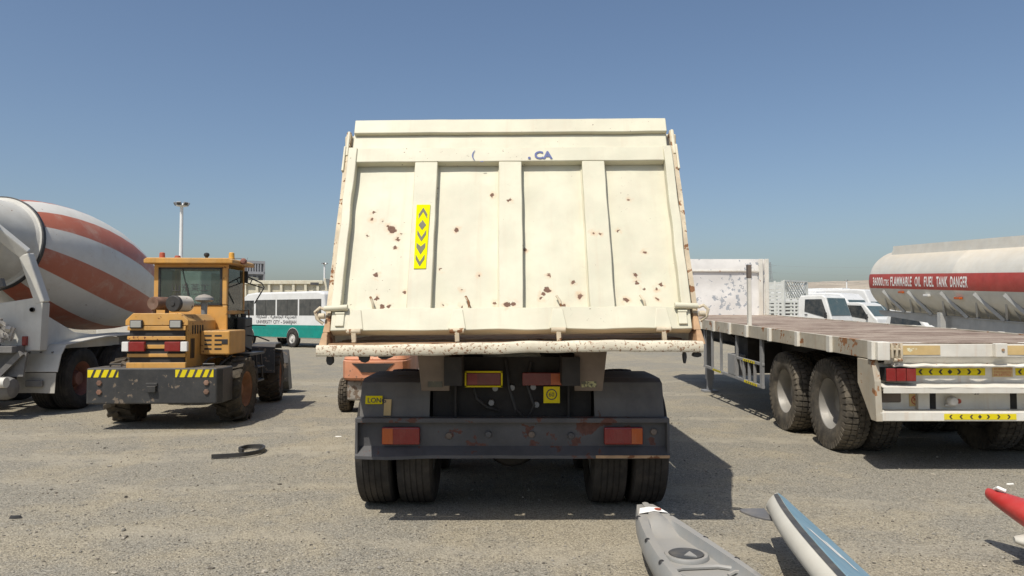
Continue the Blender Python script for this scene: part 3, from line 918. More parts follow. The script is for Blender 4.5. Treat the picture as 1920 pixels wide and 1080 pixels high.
# body: floor, side walls, front wall
bb = T()
bb.box(-1.24, 1.24, 5.445, 10.6, 1.30, 1.375)
bb.build('body_floor', 'rusty_edge', tip, 0.01)
sy = lambda z: 5.23 + 0.77 * (z - 1.42) / 1.696
for s in (-1, 1):
    bb = T()
    bb.prism([(5.30, 1.30), (10.6, 1.30), (10.6, 3.0), (sy(3.04) + 0.03, 3.04), (sy(1.45) + 0.03, 1.45)], 'x', s * 1.268, s * 1.296)
    w = bb.build('side_wall', 'body_cream', tip, 0.004)
    for k in range(6):
        y = 6.3 + k * 0.82
        bb = T()
        bb.prism([(y, 1.36), (y + 0.12, 1.36), (y + 0.12, 2.93), (y, 2.93)], 'x', s * 1.297, s * 1.345)
        bb.build('wall_rib', 'body_cream', w, 0.006)
    bb = T()
    bb.prism([(6.05, 2.94), (10.62, 2.94), (10.62, 3.06), (6.05, 3.06)], 'x', s * 1.262, s * 1.352)
    bb.build('top_edge', 'body_cream', w, 0.01)
    # rear post: rusty angle along the sloping edge, slightly buckled
    n = 14
    pts = []
    for i in range(n + 1):
        z = 1.40 + 1.64 * i / n
        pts.append(Vector((s * (1.288 + 0.007 * noise.noise(Vector((s * 3.0, z * 2.2, 0)))), sy(z) - 0.012, z)))
    bb = T()
    for i in range(n):
        bb.bar(pts[i], pts[i + 1] + (pts[i + 1] - pts[i]) * 0.02, 0.034, 0.075, (0, 1, 0))
    bb.build('rear_post', 'rusty_cream', w)
    # top hinge plates
    bb = T()
    bb.cbox((s * 1.305, 5.84, 2.80), (0.018, 0.10, 0.24), rx=RAD(-24))
    bb.cbox((s * 1.288, 5.90, 2.94), (0.022, 0.08, 0.24), rx=RAD(-24))
    bb.build('top_hinge', 'body_cream', w, 0.006)
    # lower corner: flared rusty gusset between post and tail bar, latch claw
    bb = T()
    for (a, z0, z1, x0, x1) in ((0, 1.345, 1.44, 1.312, 1.305), (1, 1.44, 1.56, 1.305, 1.30)):
        bb.hexa([(s * 1.255, 5.06 + a * 0.09, z0), (s * x0, 5.06 + a * 0.09, z0), (s * x0, 5.34, z0), (s * 1.255, 5.34, z0),
                 (s * 1.27, 5.15 + a * 0.09, z1), (s * x1, 5.15 + a * 0.09, z1), (s * x1, 5.36, z1), (s * 1.27, 5.36, z1)])
    bb.build('corner_gusset', 'rusty_edge', w, 0.006)
    bb = T()
    bb.tube([(s * 1.31, 5.2, 1.50), (s * 1.352, 5.19, 1.535), (s * 1.365, 5.19, 1.585), (s * 1.335, 5.20, 1.615), (s * 1.30, 5.21, 1.60)], 0.012, 8)
    bb.cyl((s * 1.30, 5.19, 1.555), (s * 1.34, 5.19, 1.555), 0.020, None, 12)
    bb.build('latch_claw', 'rusty_cream', w)
bb = T()
bb.box(-1.26, 1.26, 10.6, 10.66, 1.30, 3.25)
bb.box(-1.26, 1.26, 10.0, 12.2, 3.20, 3.26)
bb.build('front_wall', 'body_cream', tip, 0.01)
# ledge plate behind the tail bar, pierced at each hinge, and the bar itself
bb = T()
HOLES = []
for u in (-1.03, -0.345, 0.35, 1.045):
    HOLES.append((u - 0.04, u + 0.04, 5.112, 5.176))
for u in (-0.83, 0.045, -1.20, 0.84):
    HOLES.append((u - 0.018, u + 0.018, 5.13, 5.16))
HOLES.sort()
x = -1.25
for (a, c, y0, y1) in HOLES:
    bb.box(x, a, 5.09, 5.44, 1.352, 1.364)
    bb.box(a, c, 5.09, y0, 1.352, 1.364)
    bb.box(a, c, y1, 5.44, 1.352, 1.364)
    if c - a > 0.05:
        m = (a + c) / 2
        bb.box(m - 0.018, m + 0.018, y0 + 0.024, y1, 1.3525, 1.3635)
    x = c
bb.box(x, 1.25, 5.09, 5.44, 1.352, 1.364)
bb.build('tail_ledge', 'rusty_edge', tip)
bb = T()
bb.box(-1.25, 1.25, 5.40, 5.44, 1.30, 1.350)
bb.build('rear_cross_sill', 'rusty_edge', tip, 0.005)
pts = []
for i in range(41):
    x = -1.315 + 2.60 * i / 40
    z = 1.327 + 0.010 * math.sin(x * 1.9 + 0.5) + 0.007 * noise.noise(Vector((x * 5, 0, 0)))
    pts.append(Vector((x, 5.055 + 0.006 * noise.noise(Vector((x * 3, 5, 0))), z)))
bb = T()
for i in range(40):
    p, q = pts[i], pts[i + 1]
    sec = [(-0.030, -0.038), (0.030, -0.038), (0.038, -0.028), (0.038, 0.028), (0.026, 0.038), (-0.024, 0.038), (-0.038, 0.024), (-0.038, -0.028)]
    bb.add([p + Vector((0, a, c)) for a, c in sec] + [q + Vector((0, a, c)) for a, c in sec], [(k, (k + 1) % 8, 8 + (k + 1) % 8, 8 + k) for k in range(8)], True)
    if i in (0, 39):
        e = p if i == 0 else q
        bb.add([e + Vector((0, a, c)) for a, c in sec], [tuple(range(8)) if i == 39 else tuple(range(7, -1, -1))])
bb.build('tail_bar', 'speckled_bar', tip, sharp=50)
for (x, w, h) in ((-1.235, 0.06, 0.07), (-1.00, 0.075, 0.055), (-0.86, 0.10, 0.03), (1.17, 0.03, 0.075), (1.25, 0.07, 0.035)):
    bb = T()
    n = 9
    bb.prism([(x + w * 0.5 * math.cos(k * 6.283 / n) * random.uniform(0.7, 1.15), 1.285 - h * 0.35 + h * 0.62 * math.sin(k * 6.283 / n) * random.uniform(0.75, 1.1)) for k in range(n)], 'y', 5.06, 5.10)
    bb.build('rubber_scrap', 'black_plastic', tip, 0.005)

# chassis
for s in (-1, 1):
    bb = C()
    for (x0, x1, z0, z1) in ((0.40, 0.48, 0.735, 0.75), (0.40, 0.48, 1.005, 1.02), (0.43, 0.445, 0.75, 1.005)):
        bb.box(s * x0, s * x1, 5.80, 12.9, z0, z1)
    bb.build('chassis_rail', 'underbody', tip)
    bb = C()
    bb.box(s * 0.37, s * 0.50, 5.50, 10.5, 1.03, 1.24)
    bb.build('body_runner', 'underbody', tip)
    bb = C()
    bb.hexa([(s * 0.47, 5.63, 0.98), (s * 0.68, 5.63, 0.98), (s * 0.68, 5.655, 0.98), (s * 0.47, 5.655, 0.98), (s * 0.46, 5.50, 1.30), (s * 0.70, 5.50, 1.30), (s * 0.70, 5.53, 1.30), (s * 0.46, 5.53, 1.30)])
    hp = bb.build('hinge_plate', 'bracket_brown', tip, 0.004)
    bb = C()
    bb.box(s * 0.52, s * 0.63, 5.60, 5.632, 1.01, 1.13)
    bb.build('reflector', 'tape_worn', hp)
    # mudguard over the dual wheels
    prof = [(5.775, 0.745), (5.815, 0.90), (5.855, 1.015), (5.92, 1.035), (6.25, 1.04), (6.60, 1.04), (6.78, 1.0), (6.92, 0.88)]
    bb = C()
    bb.strip(prof, 'x', min(s * 0.635, s * 1.165), max(s * 0.635, s * 1.165), 0.015)
    mg = bb.build('mudguard', 'guard_grey', tip)
    bb = C()
    bb.prism([(p[0], p[1]) for p in prof] + [(6.85, 0.88), (6.74, 0.96), (6.58, 1.01), (6.25, 1.01), (6.08, 1.0), (5.94, 0.98), (5.89, 0.88), (5.85, 0.745)], 'x', s * 1.150, s * 1.172)
    bb.build('guard_lip', 'guard_grey', mg)
bb = C()
for y in (6.1, 7.0, 8.4, 9.8):
    bb.box(-0.43, 0.43, y, y + 0.07, 0.80, 0.95)
bb.build('cross_member', 'underbody', tip)
bb = C()
bb.box(-0.62, 0.62, 5.88, 5.90, 0.62, 1.22)
bb.build('inner_panel', 'underbody', tip)
# hanging lights between the rails, warning plate, air hoses
for (x0, x1, sideam, frame) in ((-0.352, -0.085, -1, True), (0.080, 0.385, 1, False)):
    bb = C()
    bb.box(x0, x1, 5.78, 5.83, 1.005, 1.105)
    lb = bb.build('tail_light', 'lens_dark_red', tip, 0.006)
    bb = C()
    am = (x1 - 0.085, x1 - 0.008) if sideam > 0 else (x0 + 0.008, x0 + 0.085)
    bb.box(am[0], am[1], 5.776, 5.781, 1.012, 1.098)
    bb.build('amber_lens', 'lens_amber' if sideam > 0 else 'lens_red', lb)
    if frame:
        bb = C()
        for q in ((x0 - 0.012, x0, 0.995, 1.115), (x1, x1 + 0.012, 0.995, 1.115), (x0 - 0.012, x1 + 0.012, 1.105, 1.117), (x0 - 0.012, x1 + 0.012, 0.993, 1.005)):
            bb.box(q[0], q[1], 5.772, 5.785, q[2], q[3])
        bb.build('light_frame', 'tape_yellow', lb)
bb = C()
bb.box(0.243, 0.368, 5.772, 5.777, 0.872, 0.998)
wp = bb.build('warning_plate', 'tape_yellow', tip)
bb = MB(TO)
for (r0, r1) in ((0.034, 0.042),):
    n = 24
    for k in range(n):
        a, c = 6.2832 * k / n, 6.2832 * (k + 1) / n
        bb.poly([(0.305 + r0 * math.cos(a), 5.770, 0.938 + r0 * math.sin(a)), (0.305 + r1 * math.cos(a), 5.770, 0.938 + r1 * math.sin(a)), (0.305 + r1 * math.cos(c), 5.770, 0.938 + r1 * math.sin(c)), (0.305 + r0 * math.cos(c), 5.770, 0.938 + r0 * math.sin(c))])
bb.build('limit_ring', 'print_dark', wp)
letters('limit_number', '60', 0.045, 'print_dark', wp, Vector((0.281, 5.770, 0.922)) - TO, (1, 0, 0), (0, 0, 1))
for (pts) in ([(-0.05, 5.86, 1.2), (-0.02, 5.8, 0.98), (0.03, 5.78, 0.82), (0.10, 5.84, 0.74)], [(0.15, 5.86, 1.18), (0.12, 5.82, 1.0), (0.17, 5.80, 0.85), (0.12, 5.84, 0.73)], [(-0.3, 5.86, 1.0), (-0.27, 5.82, 0.9), (-0.2, 5.82, 0.84), (-0.1, 5.86, 0.80)]):
    bb = C()
    bb.tube(pts, 0.012, 8)
    bb.build('air_hose', 'black_plastic', tip)
for (x, z) in ((-0.13, 0.98), (0.0, 0.985), (0.165, 0.99), (-0.16, 0.87), (0.19, 0.855)):
    bb = C()
    bb.cyl((x, 5.80, z), (x, 5.86, z), 0.022, None, 10)
    bb.build('hose_coupling', 'grey_plastic', tip)
# bumper: channel with a folded lower lip
bl, br = -1.185, 1.19
bb = C()
bb.box(bl, br, 5.67, 5.77, 0.735, 0.770)
bb.box(bl, br, 5.735, 5.76, 0.545, 0.735)
bb.box(bl, bl + 0.02, 5.67, 5.76, 0.47, 0.737)
bb.box(br - 0.02, br, 5.67, 5.76, 0.47, 0.737)
bump = bb.build('rear_bumper', 'bumper_grey', tip, 0.004)
nn = 30
vsx = [bl + (br - bl) * i / nn for i in range(nn + 1)]
bb = MB(TO)


def lipfn(i, j):
    x = bl + 0.001 + (br - bl - 0.002) * i
    sag = 0.006 * noise.noise(Vector((x * 3, 0, 2))) - 0.012 * max(0, 1 - abs(x + 0.93) / 0.25)
    if j < 0.34:
        return (x, 5.655, 0.470 + sag + j * 0.07), (0, -1, 0)
    t = (j - 0.33) / 0.67
    return (x, 5.657 + 0.078 * t, 0.494 + sag * (1 - t) + 0.058 * t), (0, -0.6, 0.8)


bb.slab(lipfn, nn, 3, 0.008)
bb.build('bumper_lip', 'bumper_grey', bump)
bb = C()
bb.box(0.63, 1.185, 5.646, 5.654, 0.474, 0.495)
bb.build('rust_strip', 'rusty_edge', bump)
for s in (-1, 1):
    x0, x1 = (-0.990, -0.700) if s < 0 else (0.700, 0.995)
    bb = C()
    bb.box(x0, x1, 5.695, 5.736, 0.565, 0.698)
    lb = bb.build('bumper_light', 'lens_red', bump, 0.012)
    bb = C()
    a = (x0 + 0.006, x0 + 0.088) if s < 0 else (x1 - 0.088, x1 - 0.006)
    bb.box(a[0], a[1], 5.690, 5.696, 0.572, 0.691)
    bb.build('amber_lens', 'lens_amber', lb, 0.003)
for (x, z) in ((-0.48, 0.63), (-0.18, 0.64), (0.15, 0.64), (0.45, 0.63), (1.08, 0.66)):
    bb = C()
    bb.lathe([(0.001, -0.012), (0.022, -0.010), (0.026, 0.0), (0.026, 0.012)], (x, 5.725, z), (0, 1, 0), 12)
    bb.build('bolt', random.choice(['bumper_grey', 'bracket_brown']), bump)
bb = C()
bb.box(-1.13, -1.0, 5.783, 5.797, 0.862, 0.925, Matrix.Translation((0, 5.79, 0.893)) @ Matrix.Rotation(RAD(-14.5), 4, 'X') @ Matrix.Translation((0, -5.79, -0.893)))
stk = bb.build('length_sticker', 'tape_yellow', tip)
letters('sticker_print', 'LONG', 0.052, 'print_dark', stk, Vector((-1.115, 5.777, 0.875)) - TO, (1, 0, 0), (0, 0.25, 0.968), bold=0.01)
bb = C()
bb.box(-0.985, -0.93, 5.770, 5.784, 0.775, 0.90, Matrix.Translation((0, 5.777, 0.84)) @ Matrix.Rotation(RAD(-14.5), 4, 'X') @ Matrix.Translation((0, -5.777, -0.84)))
bb.build('faded_sticker', 'tan_panel', tip)
for s in (-1, 1):
    bb = C()
    bb.box(s * 0.70, s * 0.98, 6.95, 6.975, 0.3, 0.95)
    bb.build('mud_flap', 'black_plastic', tip)
# wheels: two dual rear axles, single front wheels
ty_tip = tyre_road(0.50, 0.285, 0.29, 0, 0.6).mesh('tyre', 'rubber')
rim_in = rim_dish(0.285, 0.285, 0.16).mesh('rim', 'rim_grey')
for y in (6.30, 7.65):
    for s in (-1, 1):
        add_wheel(tip, s * 1.085, y - 5.7, 0.497, s, ty_tip, rim_in)
        add_wheel(tip, s * 0.765, y - 5.7, 0.497, -s, ty_tip, rim_in)
    bb = C()
    bb.cyl((-0.7, y, 0.5), (0.7, y, 0.5), 0.09, None, 16)
    bb.lathe([(0.02, -0.2), (0.2, -0.12), (0.24, 0), (0.2, 0.12), (0.02, 0.2)], (0, y, 0.52), (0, 1, 0), 20)
    bb.build('rear_axle', 'underbody', tip)
for s in (-1, 1):
    add_wheel(tip, s * 1.03, 11.7 - 5.7, 0.497, s, ty_tip, rim_in)
# cab
bb = C()
bb.prism([(10.95, 0.95), (12.75, 0.75), (12.80, 1.6), (12.60, 2.75), (12.35, 2.92), (10.95, 2.92)], 'x', -1.2, 1.2)
cab = bb.build('cab', 'body_cream', tip, 0.06, 3)
for s in (-1, 1):
    bb = C()
    bb.prism([(11.6, 1.75), (12.55, 1.75), (12.4, 2.6), (11.6, 2.6)], 'x', s * 1.199, s * 1.206)
    bb.build('side_window', 'glass_dark', cab)
bb = C()
bb.hexa([(-1.08, 12.80, 1.72), (1.08, 12.80, 1.72), (1.08, 12.76, 1.72), (-1.08, 12.76, 1.72), (-1.04, 12.645, 2.62), (1.04, 12.645, 2.62), (1.04, 12.60, 2.62), (-1.04, 12.60, 2.62)])
bb.build('windscreen', 'glass_dark', cab)
bb = C()
bb.box(-1.2, 1.2, 12.7, 12.95, 0.45, 0.85)
bb.build('front_bumper', 'bumper_grey', cab, 0.03)

# ------------------------------------------------------------------ flatbed trailer on the right
FO = Vector((4.8, 7.3, 0))
tr = thing('flatbed_trailer', 'long white flatbed semi-trailer with rusty deck and chevron tape, right of the tipper', 'trailer', FO)
PITCH = 0.0245
pf = lambda p: (p.x, p.y, p.z + PITCH * (p.y - 7.3))
F = lambda: MB(FO, pf)
XL, XR = 3.55, 6.05
YF = 17.7
for i in range(7):
    y0 = 7.305 + i * (YF - 7.3) / 7
    y1 = 7.305 + (i + 1) * (YF - 7.3) / 7 - 0.008

    def dk(u, v, y0=y0, y1=y1):
        x, y = XL + 0.065 + (XR - XL - 0.13) * u, y0 + (y1 - y0) * v
        return (x, y, 1.272 + 0.012 * noise.noise(Vector((x * 1.3, y * 1.3, 0))) + 0.004 * noise.noise(Vector((x * 5, y * 5, 3)))), (0, 0, 1)
    F().slab(dk, 24, 16, 0.012).build('deck_plate', 'deck_rust', tr)
for s, xe in ((-1, XL), (1, XR)):
    bb = F()
    x0, x1 = sorted((xe, xe - s * 0.06))
    bb.box(x0, x1, 7.40, YF, 1.272, 1.284)
    bb.box(*(sorted((xe + s * 0.0, xe - s * 0.012))), 7.40, YF, 1.125, 1.271)
    bb.box(x0, x1, 7.40, YF, 1.112, 1.124)
    rail = bb.build('side_rail', 'trailer_rail', tr)
    for k, y in enumerate((7.36, 8.33, 9.27, 10.27, 11.27, 12.15, 13.1, 14.0, 15.0, 16.0, 17.0)):
        bb = F()
        bb.box(*(sorted((xe + s * 0.035, xe - s * 0.001))), y - 0.045, y + 0.045, 1.108, 1.288)
        bb.build('stake_pocket', 'trailer_white', rail, 0.004)
bb = F()
for y in [8.2 + 0.95 * k for k in range(10)]:
    bb.box(XL + 0.03, XR - 0.03, y, y + 0.06, 1.13, 1.255)
bb.build('cross_member', 'underbody', tr)
for s in (-1, 1):
    bb = F()
    x = 4.8 + s * 0.5
    bb.box(x - 0.07, x + 0.07, 7.6, YF - 0.3, 1.10, 1.125)
    bb.box(x - 0.008, x + 0.008, 7.6, YF - 0.3, 0.80, 1.10)
    bb.box(x - 0.07, x + 0.07, 7.6, YF - 0.3, 0.775, 0.80)
    bb.build('main_beam', 'underbody', tr)
# headboard at the far end
bb = F()
bb.slab(lambda u, v: ((XL + (XR - XL) * u, YF + 0.0 + 0.03 * noise.noise(Vector((u * 4, v * 3, 1))), 1.27 + 1.33 * v), (0, -1, 0)), 24, 14, 0.03)
hb = bb.build('headboard', 'chipped_white', tr)
for x in (XL + 0.03, 4.2, 4.8, 5.4, XR - 0.16, XR - 0.02):
    bb = F()
    if x > 5.7:
        bb.box(x - 0.045, x + 0.045, YF - 0.07, YF - 0.035, 1.27, 2.60)
    else:
        bb.box(x - 0.045, x + 0.045, YF + 0.055, YF + 0.13, 1.27, 2.58)
    bb.build('headboard_post', 'trailer_white', hb, 0.006)
bb = F()
bb.box(XL, XR - 0.2, YF - 0.05, YF - 0.02, 2.30, 2.33)
bb.build('headboard_rail', 'trailer_white', hb, 0.004)
bb = F()
bb.box(XL + 0.005, XL + 0.055, 11.23, 11.31, 1.12, 2.19)
stake = bb.build('side_stake', 'trailer_white', tr, 0.006)
bb = F()
bb.box(XL + 0.002, XL + 0.058, 11.225, 11.315, 2.00, 2.20)
bb.build('stake_cap', 'bracket_brown', stake, 0.004)
# rear end
bb = F()
bb.box(XL + 0.13, XR - 0.13, 7.30, 7.36, 1.136, 1.262)
bb.box(XL + 0.13, XR - 0.13, 7.31, 7.40, 1.262, 1.275)
rear = bb.build('rear_beam', 'trailer_white', tr, 0.006)
for x0 in (3.79, 4.815):
    bb = F()
    bb.slab(lambda u, v: ((x0 + 0.385 * u, 7.2945 + 0.002 * noise.noise(Vector((u * 5, v * 2, x0))), 1.158 + 0.09 * v), (0, -1, 0)), 12, 4, 0.006)
    bb.build('tan_marker_panel', 'tan_panel', rear)
for s in (-1, 1):
    xe = XL if s < 0 else XR
    bb = F()
    bb.box(*sorted((xe - s * -0.0, xe - s * 0.12)), 7.26, 7.40, 1.105, 1.285)
    bb.build('corner_block', 'trailer_white', rear, 0.008)
    bb = F()
    xm = xe - s * 0.185
    for dx in (-0.045, 0.0, 0.045):
        bb.box(xm + dx - 0.011, xm + dx + 0.011, 7.255, 7.30, 1.13, 1.27)
    bb.box(xm - 0.06, xm + 0.06, 7.26, 7.29, 1.205, 1.225)
    bb.cyl((xm - 0.03, 7.265, 1.11), (xm + 0.05, 7.265, 1.11), 0.018, None, 10)
    bb.build('rope_cleat', 'rusty_cream', rear, 0.003)
bb = F()
bb.box(4.685, 4.80, 7.245, 7.30, 1.14, 1.272)
blk = bb.build('pocket_block', 'trailer_white', rear, 0.006)
bb = F()
bb.cyl((4.752, 7.235, 1.21), (4.752, 7.246, 1.21), 0.014, None, 8)
bb.build('bolt_hole', 'rusty_edge', blk)
# sloping skirt, buckled lip, light panel, step, lower panel, bottom beam
bb = F()
bb.slab(lambda u, v: ((XL + 0.10 + (XR - XL - 0.2) * u, 7.305 + 0.05 * (1 - v), 1.065 + 0.070 * v), (0, -0.95, -0.3)), 30, 2, 0.008)
bb.build('skirt', 'trailer_white', rear)
bb = F()
bb.slab(lambda u, v: ((XL + 0.16 + (XR - XL - 0.32) * u, 7.275 + 0.02 * noise.noise(Vector((u * 14, 0, 5))) + 0.06 * v, 1.052 + 0.014 * noise.noise(Vector((u * 17, 1, 0))) + 0.016 * v), (0, -0.3, 0.95)), 60, 2, 0.012)
bb.build('buckled_lip', 'trailer_white', rear)
bb = F()
bb.box(XL + 0.06, XR - 0.06, 7.42, 7.44, 0.86, 1.07)
lp = bb.build('light_panel', 'trailer_white', rear)
bb = F()
bb.slab(lambda u, v: ((XL + 0.05 + (XR - XL - 0.1) * u, 7.26 + 0.155 * v, 0.845 + 0.03 * v + 0.006 * noise.noise(Vector((u * 12, v, 0)))), (0, -0.2, 0.98)), 50, 2, 0.01)
bb.slab(lambda u, v: ((XL + 0.05 + (XR - XL - 0.1) * u, 7.262 + 0.008 * noise.noise(Vector((u * 11, 0, 7))), 0.79 + 0.054 * v), (0, -1, 0)), 50, 1, 0.01)
bb.build('step_channel', 'trailer_white', rear)
bb = F()
for (x0, x1) in ((XL + 0.05, 4.17), (4.23, 4.98), (5.04, XR - 0.05)):
    bb.box(x0, x1, 7.50, 7.515, 0.60, 0.80)
bb.box(XL + 0.05, XR - 0.05, 7.56, 7.565, 0.60, 0.80)
lowp = bb.build('lower_panel', 'trailer_white', rear)
for x in (4.14, 4.95):
    bb = F()
    bb.box(x + 0.035, x + 0.095, 7.495, 7.555, 0.60, 0.81)
    bb.build('dark_slot', 'underbody', lowp)
bb = F()
bb.box(XL + 0.02, XR - 0.02, 7.28, 7.36, 0.517, 0.605)
bb.box(XL + 0.02, XR - 0.02, 7.36, 7.52, 0.592, 0.603)
bb.box(4.03, 4.145, 7.44, 7.50, 0.605, 0.80)
beam = bb.build('bottom_beam', 'trailer_white', rear, 0.006)
for s in (-1, 1):
    xe = XL if s < 0 else XR
    bb = F()
    bb.prism([(7.275, 0.515), (7.38, 0.515), (7.66, 0.85), (7.66, 1.10), (7.36, 1.10), (7.30, 0.90)], 'x', xe - s * 0.018 * -1, xe - s * 0.045)
    bb.build('end_plate', 'trailer_rail', rear, 0.003)
    x0, x1 = (3.64, 3.935) if s < 0 else (5.665, 5.96)
    bb = F()
    bb.box(x0, x1, 7.30, 7.42, 0.90, 1.03)
    hs = bb.build('light_housing', 'black_plastic', rear)
    for k in range(3):
        bb = F()
        w = (x1 - x0) / 3
        bb.box(x0 + k * w + 0.003, x0 + (k + 1) * w - 0.003, 7.285, 7.301, 0.902, 1.027)
        bb.build('tail_light', 'lens_red', hs, 0.006)
    bb = F()
    xx0, xx1 = (3.64, 3.88) if s < 0 else (5.72, 5.96)
    bb.box(xx0, xx1, 7.47, 7.50, 0.67, 0.78)
    bb.build('grimy_lamp', 'bracket_brown', lowp, 0.02)
HZ = [(0.04, '<'), (0.14, '<'), (0.24, '<'), (0.335, 'o'), (0.43, '>'), (0.53, '>'), (0.63, '>')]
fl = lambda x, y, z: Vector((x, y, z + PITCH * (y - 7.3))) - FO
chevrons(lp, fl(4.0, 7.418, 0.945), (1, 0, 0), (0, 0, 1), 0.685, 0.072, HZ)
chevrons(lp, fl(4.985, 7.418, 0.945), (1, 0, 0), (0, 0, 1), 0.685, 0.072, HZ)
chevrons(beam, fl(4.19, 7.277, 0.533), (1, 0, 0), (0, 0, 1), 0.70, 0.056, [(0.06, '<'), (0.16, '<'), (0.26, '<'), (0.345, 'o'), (0.43, '>'), (0.53, '>'), (0.63, '>')])
bb = F()
bb.box(4.755, 4.955, 7.412, 7.419, 0.932, 1.028)
nt_ = bb.build('notice_sticker', 'tan_panel', lp)
for k, tx in enumerate(('ANY DRIVING MISTAKE', 'IF NOT PLEASE CALL', '04-3477702')):
    letters('notice_print', tx, 0.027 if k < 2 else 0.034, 'print_red', nt_, fl(4.765, 7.411, 1.000 - k * 0.03), (1, 0, 0), (0, 0, 1), wid=0.18 if k < 2 else 0.17)
bb = F()
bb.box(3.97, 4.095, 7.492, 7.499, 0.63, 0.755)
ns = bb.build('no_smoking_sticker', 'tan_panel', lowp)
bb = F()
n = 28
for k in range(n):
    a, c = 6.2832 * k / n, 6.2832 * (k + 1) / n
    o = Vector((4.0325, 7.4905, 0.692))
    e = lambda r, q: o + Vector((r * math.cos(q), 0, r * math.sin(q)))
    bb.poly([e(0.036, a), e(0.046, a), e(0.046, c), e(0.036, c)])
bb.poly([o + Vector(p) for p in ((-0.033, 0, 0.024), (-0.024, 0, 0.033), (0.033, 0, -0.024), (0.024, 0, -0.033))])
bb.poly([o + Vector(p) for p in ((-0.026, -0.001, -0.004), (0.022, -0.001, -0.004), (0.022, -0.001, 0.004), (-0.026, -0.001, 0.004))])
bb.build('no_smoking_print', 'print_red', ns)
bb = F()
bb.lathe([(0.001, -0.055), (0.035, -0.05), (0.05, -0.03), (0.052, 0.0), (0.035, 0.02), (0.03, 0.06)], (4.365, 7.45, 0.69), (0, 1, 0), 24)
bb.cyl((4.30, 7.45, 0.648), (4.40, 7.45, 0.64), 0.012, None, 8)
bb.build('air_coupling', 'rim_white', lowp)
bb = F()
bb.cyl((4.465, 7.492, 0.68), (4.465, 7.501, 0.68), 0.024, None, 16)
bb.build('red_reflector', 'print_red', lowp)
letters('stencil_number', '20', 0.05, 'print_dark', lowp, fl(4.62, 7.498, 0.745), (1, 0, 0), (0, 0, 1))
# running gear
ty_trl = tyre_road(0.525, 0.285, 0.30, 46).mesh('tyre', 'rubber_dusty')
rim_out = rim_dish(0.295, 0.285, 0.205, 0.11, 8, 0.03).mesh('rim', 'rim_grey')
for y in (8.68, 10.08):
    add_wheel(tr, 3.775 - 4.8, y - 7.3, 0.522, -1, ty_trl, rim_out)
    add_wheel(tr, 4.115 - 4.8, y - 7.3, 0.522, 1, ty_trl, rim_out)
    add_wheel(tr, 5.825 - 4.8, y - 7.3, 0.522, 1, ty_trl, rim_out)
    add_wheel(tr, 5.485 - 4.8, y - 7.3, 0.522, -1, ty_trl, rim_out)
    bb = MB(FO)
    bb.cyl((4.0, y, 0.52), (5.6, y, 0.52), 0.07, None, 14)
    for x in (4.3, 5.3):
        bb.box(x - 0.05, x + 0.05, y - 0.5, y + 0.5, 0.60, 0.66)
        bb.box(x - 0.06, x + 0.06, y - 0.08, y + 0.08, 0.50, 0.80)
    bb.build('axle', 'underbody', tr)
# side guards, landing legs, boxes
for s in (-1, 1):
    X = 3.60 if s < 0 else 6.0
    g_ = []
    bb = F()
    bb.box(X - 0.02, X + 0.02, 10.72, 14.0, 0.40, 0.445)
    sg = bb.build('side_guard', 'trailer_grey', tr, 0.004)
    bb = F()
    bb.box(X - 0.018, X + 0.018, 10.72, 12.0, 0.725, 0.765)
    bb.build('guard_rail', 'trailer_grey', sg, 0.004)
    for y in (13.95, 13.44, 12.87, 11.97, 11.62, 11.36, 11.10, 10.78):
        bb = F()
        top = 0.74 if y in (11.62, 11.36, 11.10) else 1.12
        bb.box(X - 0.019, X + 0.019, y - (0.05 if y == 10.78 else 0.022), y + (0.05 if y == 10.78 else 0.022), 0.446, top)
        bb.build('guard_upright', 'trailer_grey', sg, 0.004)
    bb = F()
    bb.box(X - 0.022, X + 0.3, 12.02, 12.42, 0.45, 0.78)
    bb.build('tool_box', 'trailer_grey', sg, 0.006)
    for (y, z, L) in ((12.85, 0.402, 0.5), (10.95, 0.402, 0.6), (11.05, 0.727, 0.55)):
        bb = F()
        xx = X + s * 0.0215
        bb.box(*sorted((xx, xx + s * 0.002)), y, y + L, z, z + 0.036)
        st_ = bb.build('warning_strip', 'tape_yellow', sg)
        bb = F()
        for k in range(5):
            yy = y + 0.05 + k * (L - 0.08) / 5
            bb.box(*sorted((xx + s * 0.002, xx + s * 0.0035)), yy, yy + 0.045, z + 0.008, z + 0.028)
        bb.build('strip_print', 'tape_black', st_)
    bb = MB(FO)
    X2 = 4.8 + s * 0.85
    bb.box(X2 - 0.07, X2 + 0.07, 14.9, 15.05, 0.25, 1.3)
    bb.box(X2 - 0.05, X2 + 0.05, 14.93, 15.03, 0.03, 0.3)
    bb.box(X2 - 0.14, X2 + 0.14, 14.83, 15.13, 0.0, 0.04)
    bb.build('landing_leg', 'trailer_grey', tr, 0.005)
bb = F()
bb.bar((3.9, 12.6, 1.08), (4.3, 13.4, 0.55), 0.06, 0.06)
bb.bar((3.9, 13.6, 1.08), (4.3, 12.8, 0.55), 0.06, 0.06)
bb.box(3.75, 4.5, 11.9, 12.6, 0.5, 1.05)
bb.build('spare_carrier', 'underbody', tr)

# ------------------------------------------------------------------ wheel loader on the left
LO = Vector((-4.80, 10.95, 0))
ld = thing('wheel_loader', 'small dusty orange wheel loader seen from behind, black counterweight with hazard stripes', 'loader', LO, RAD(2))
Q = lambda: MB()
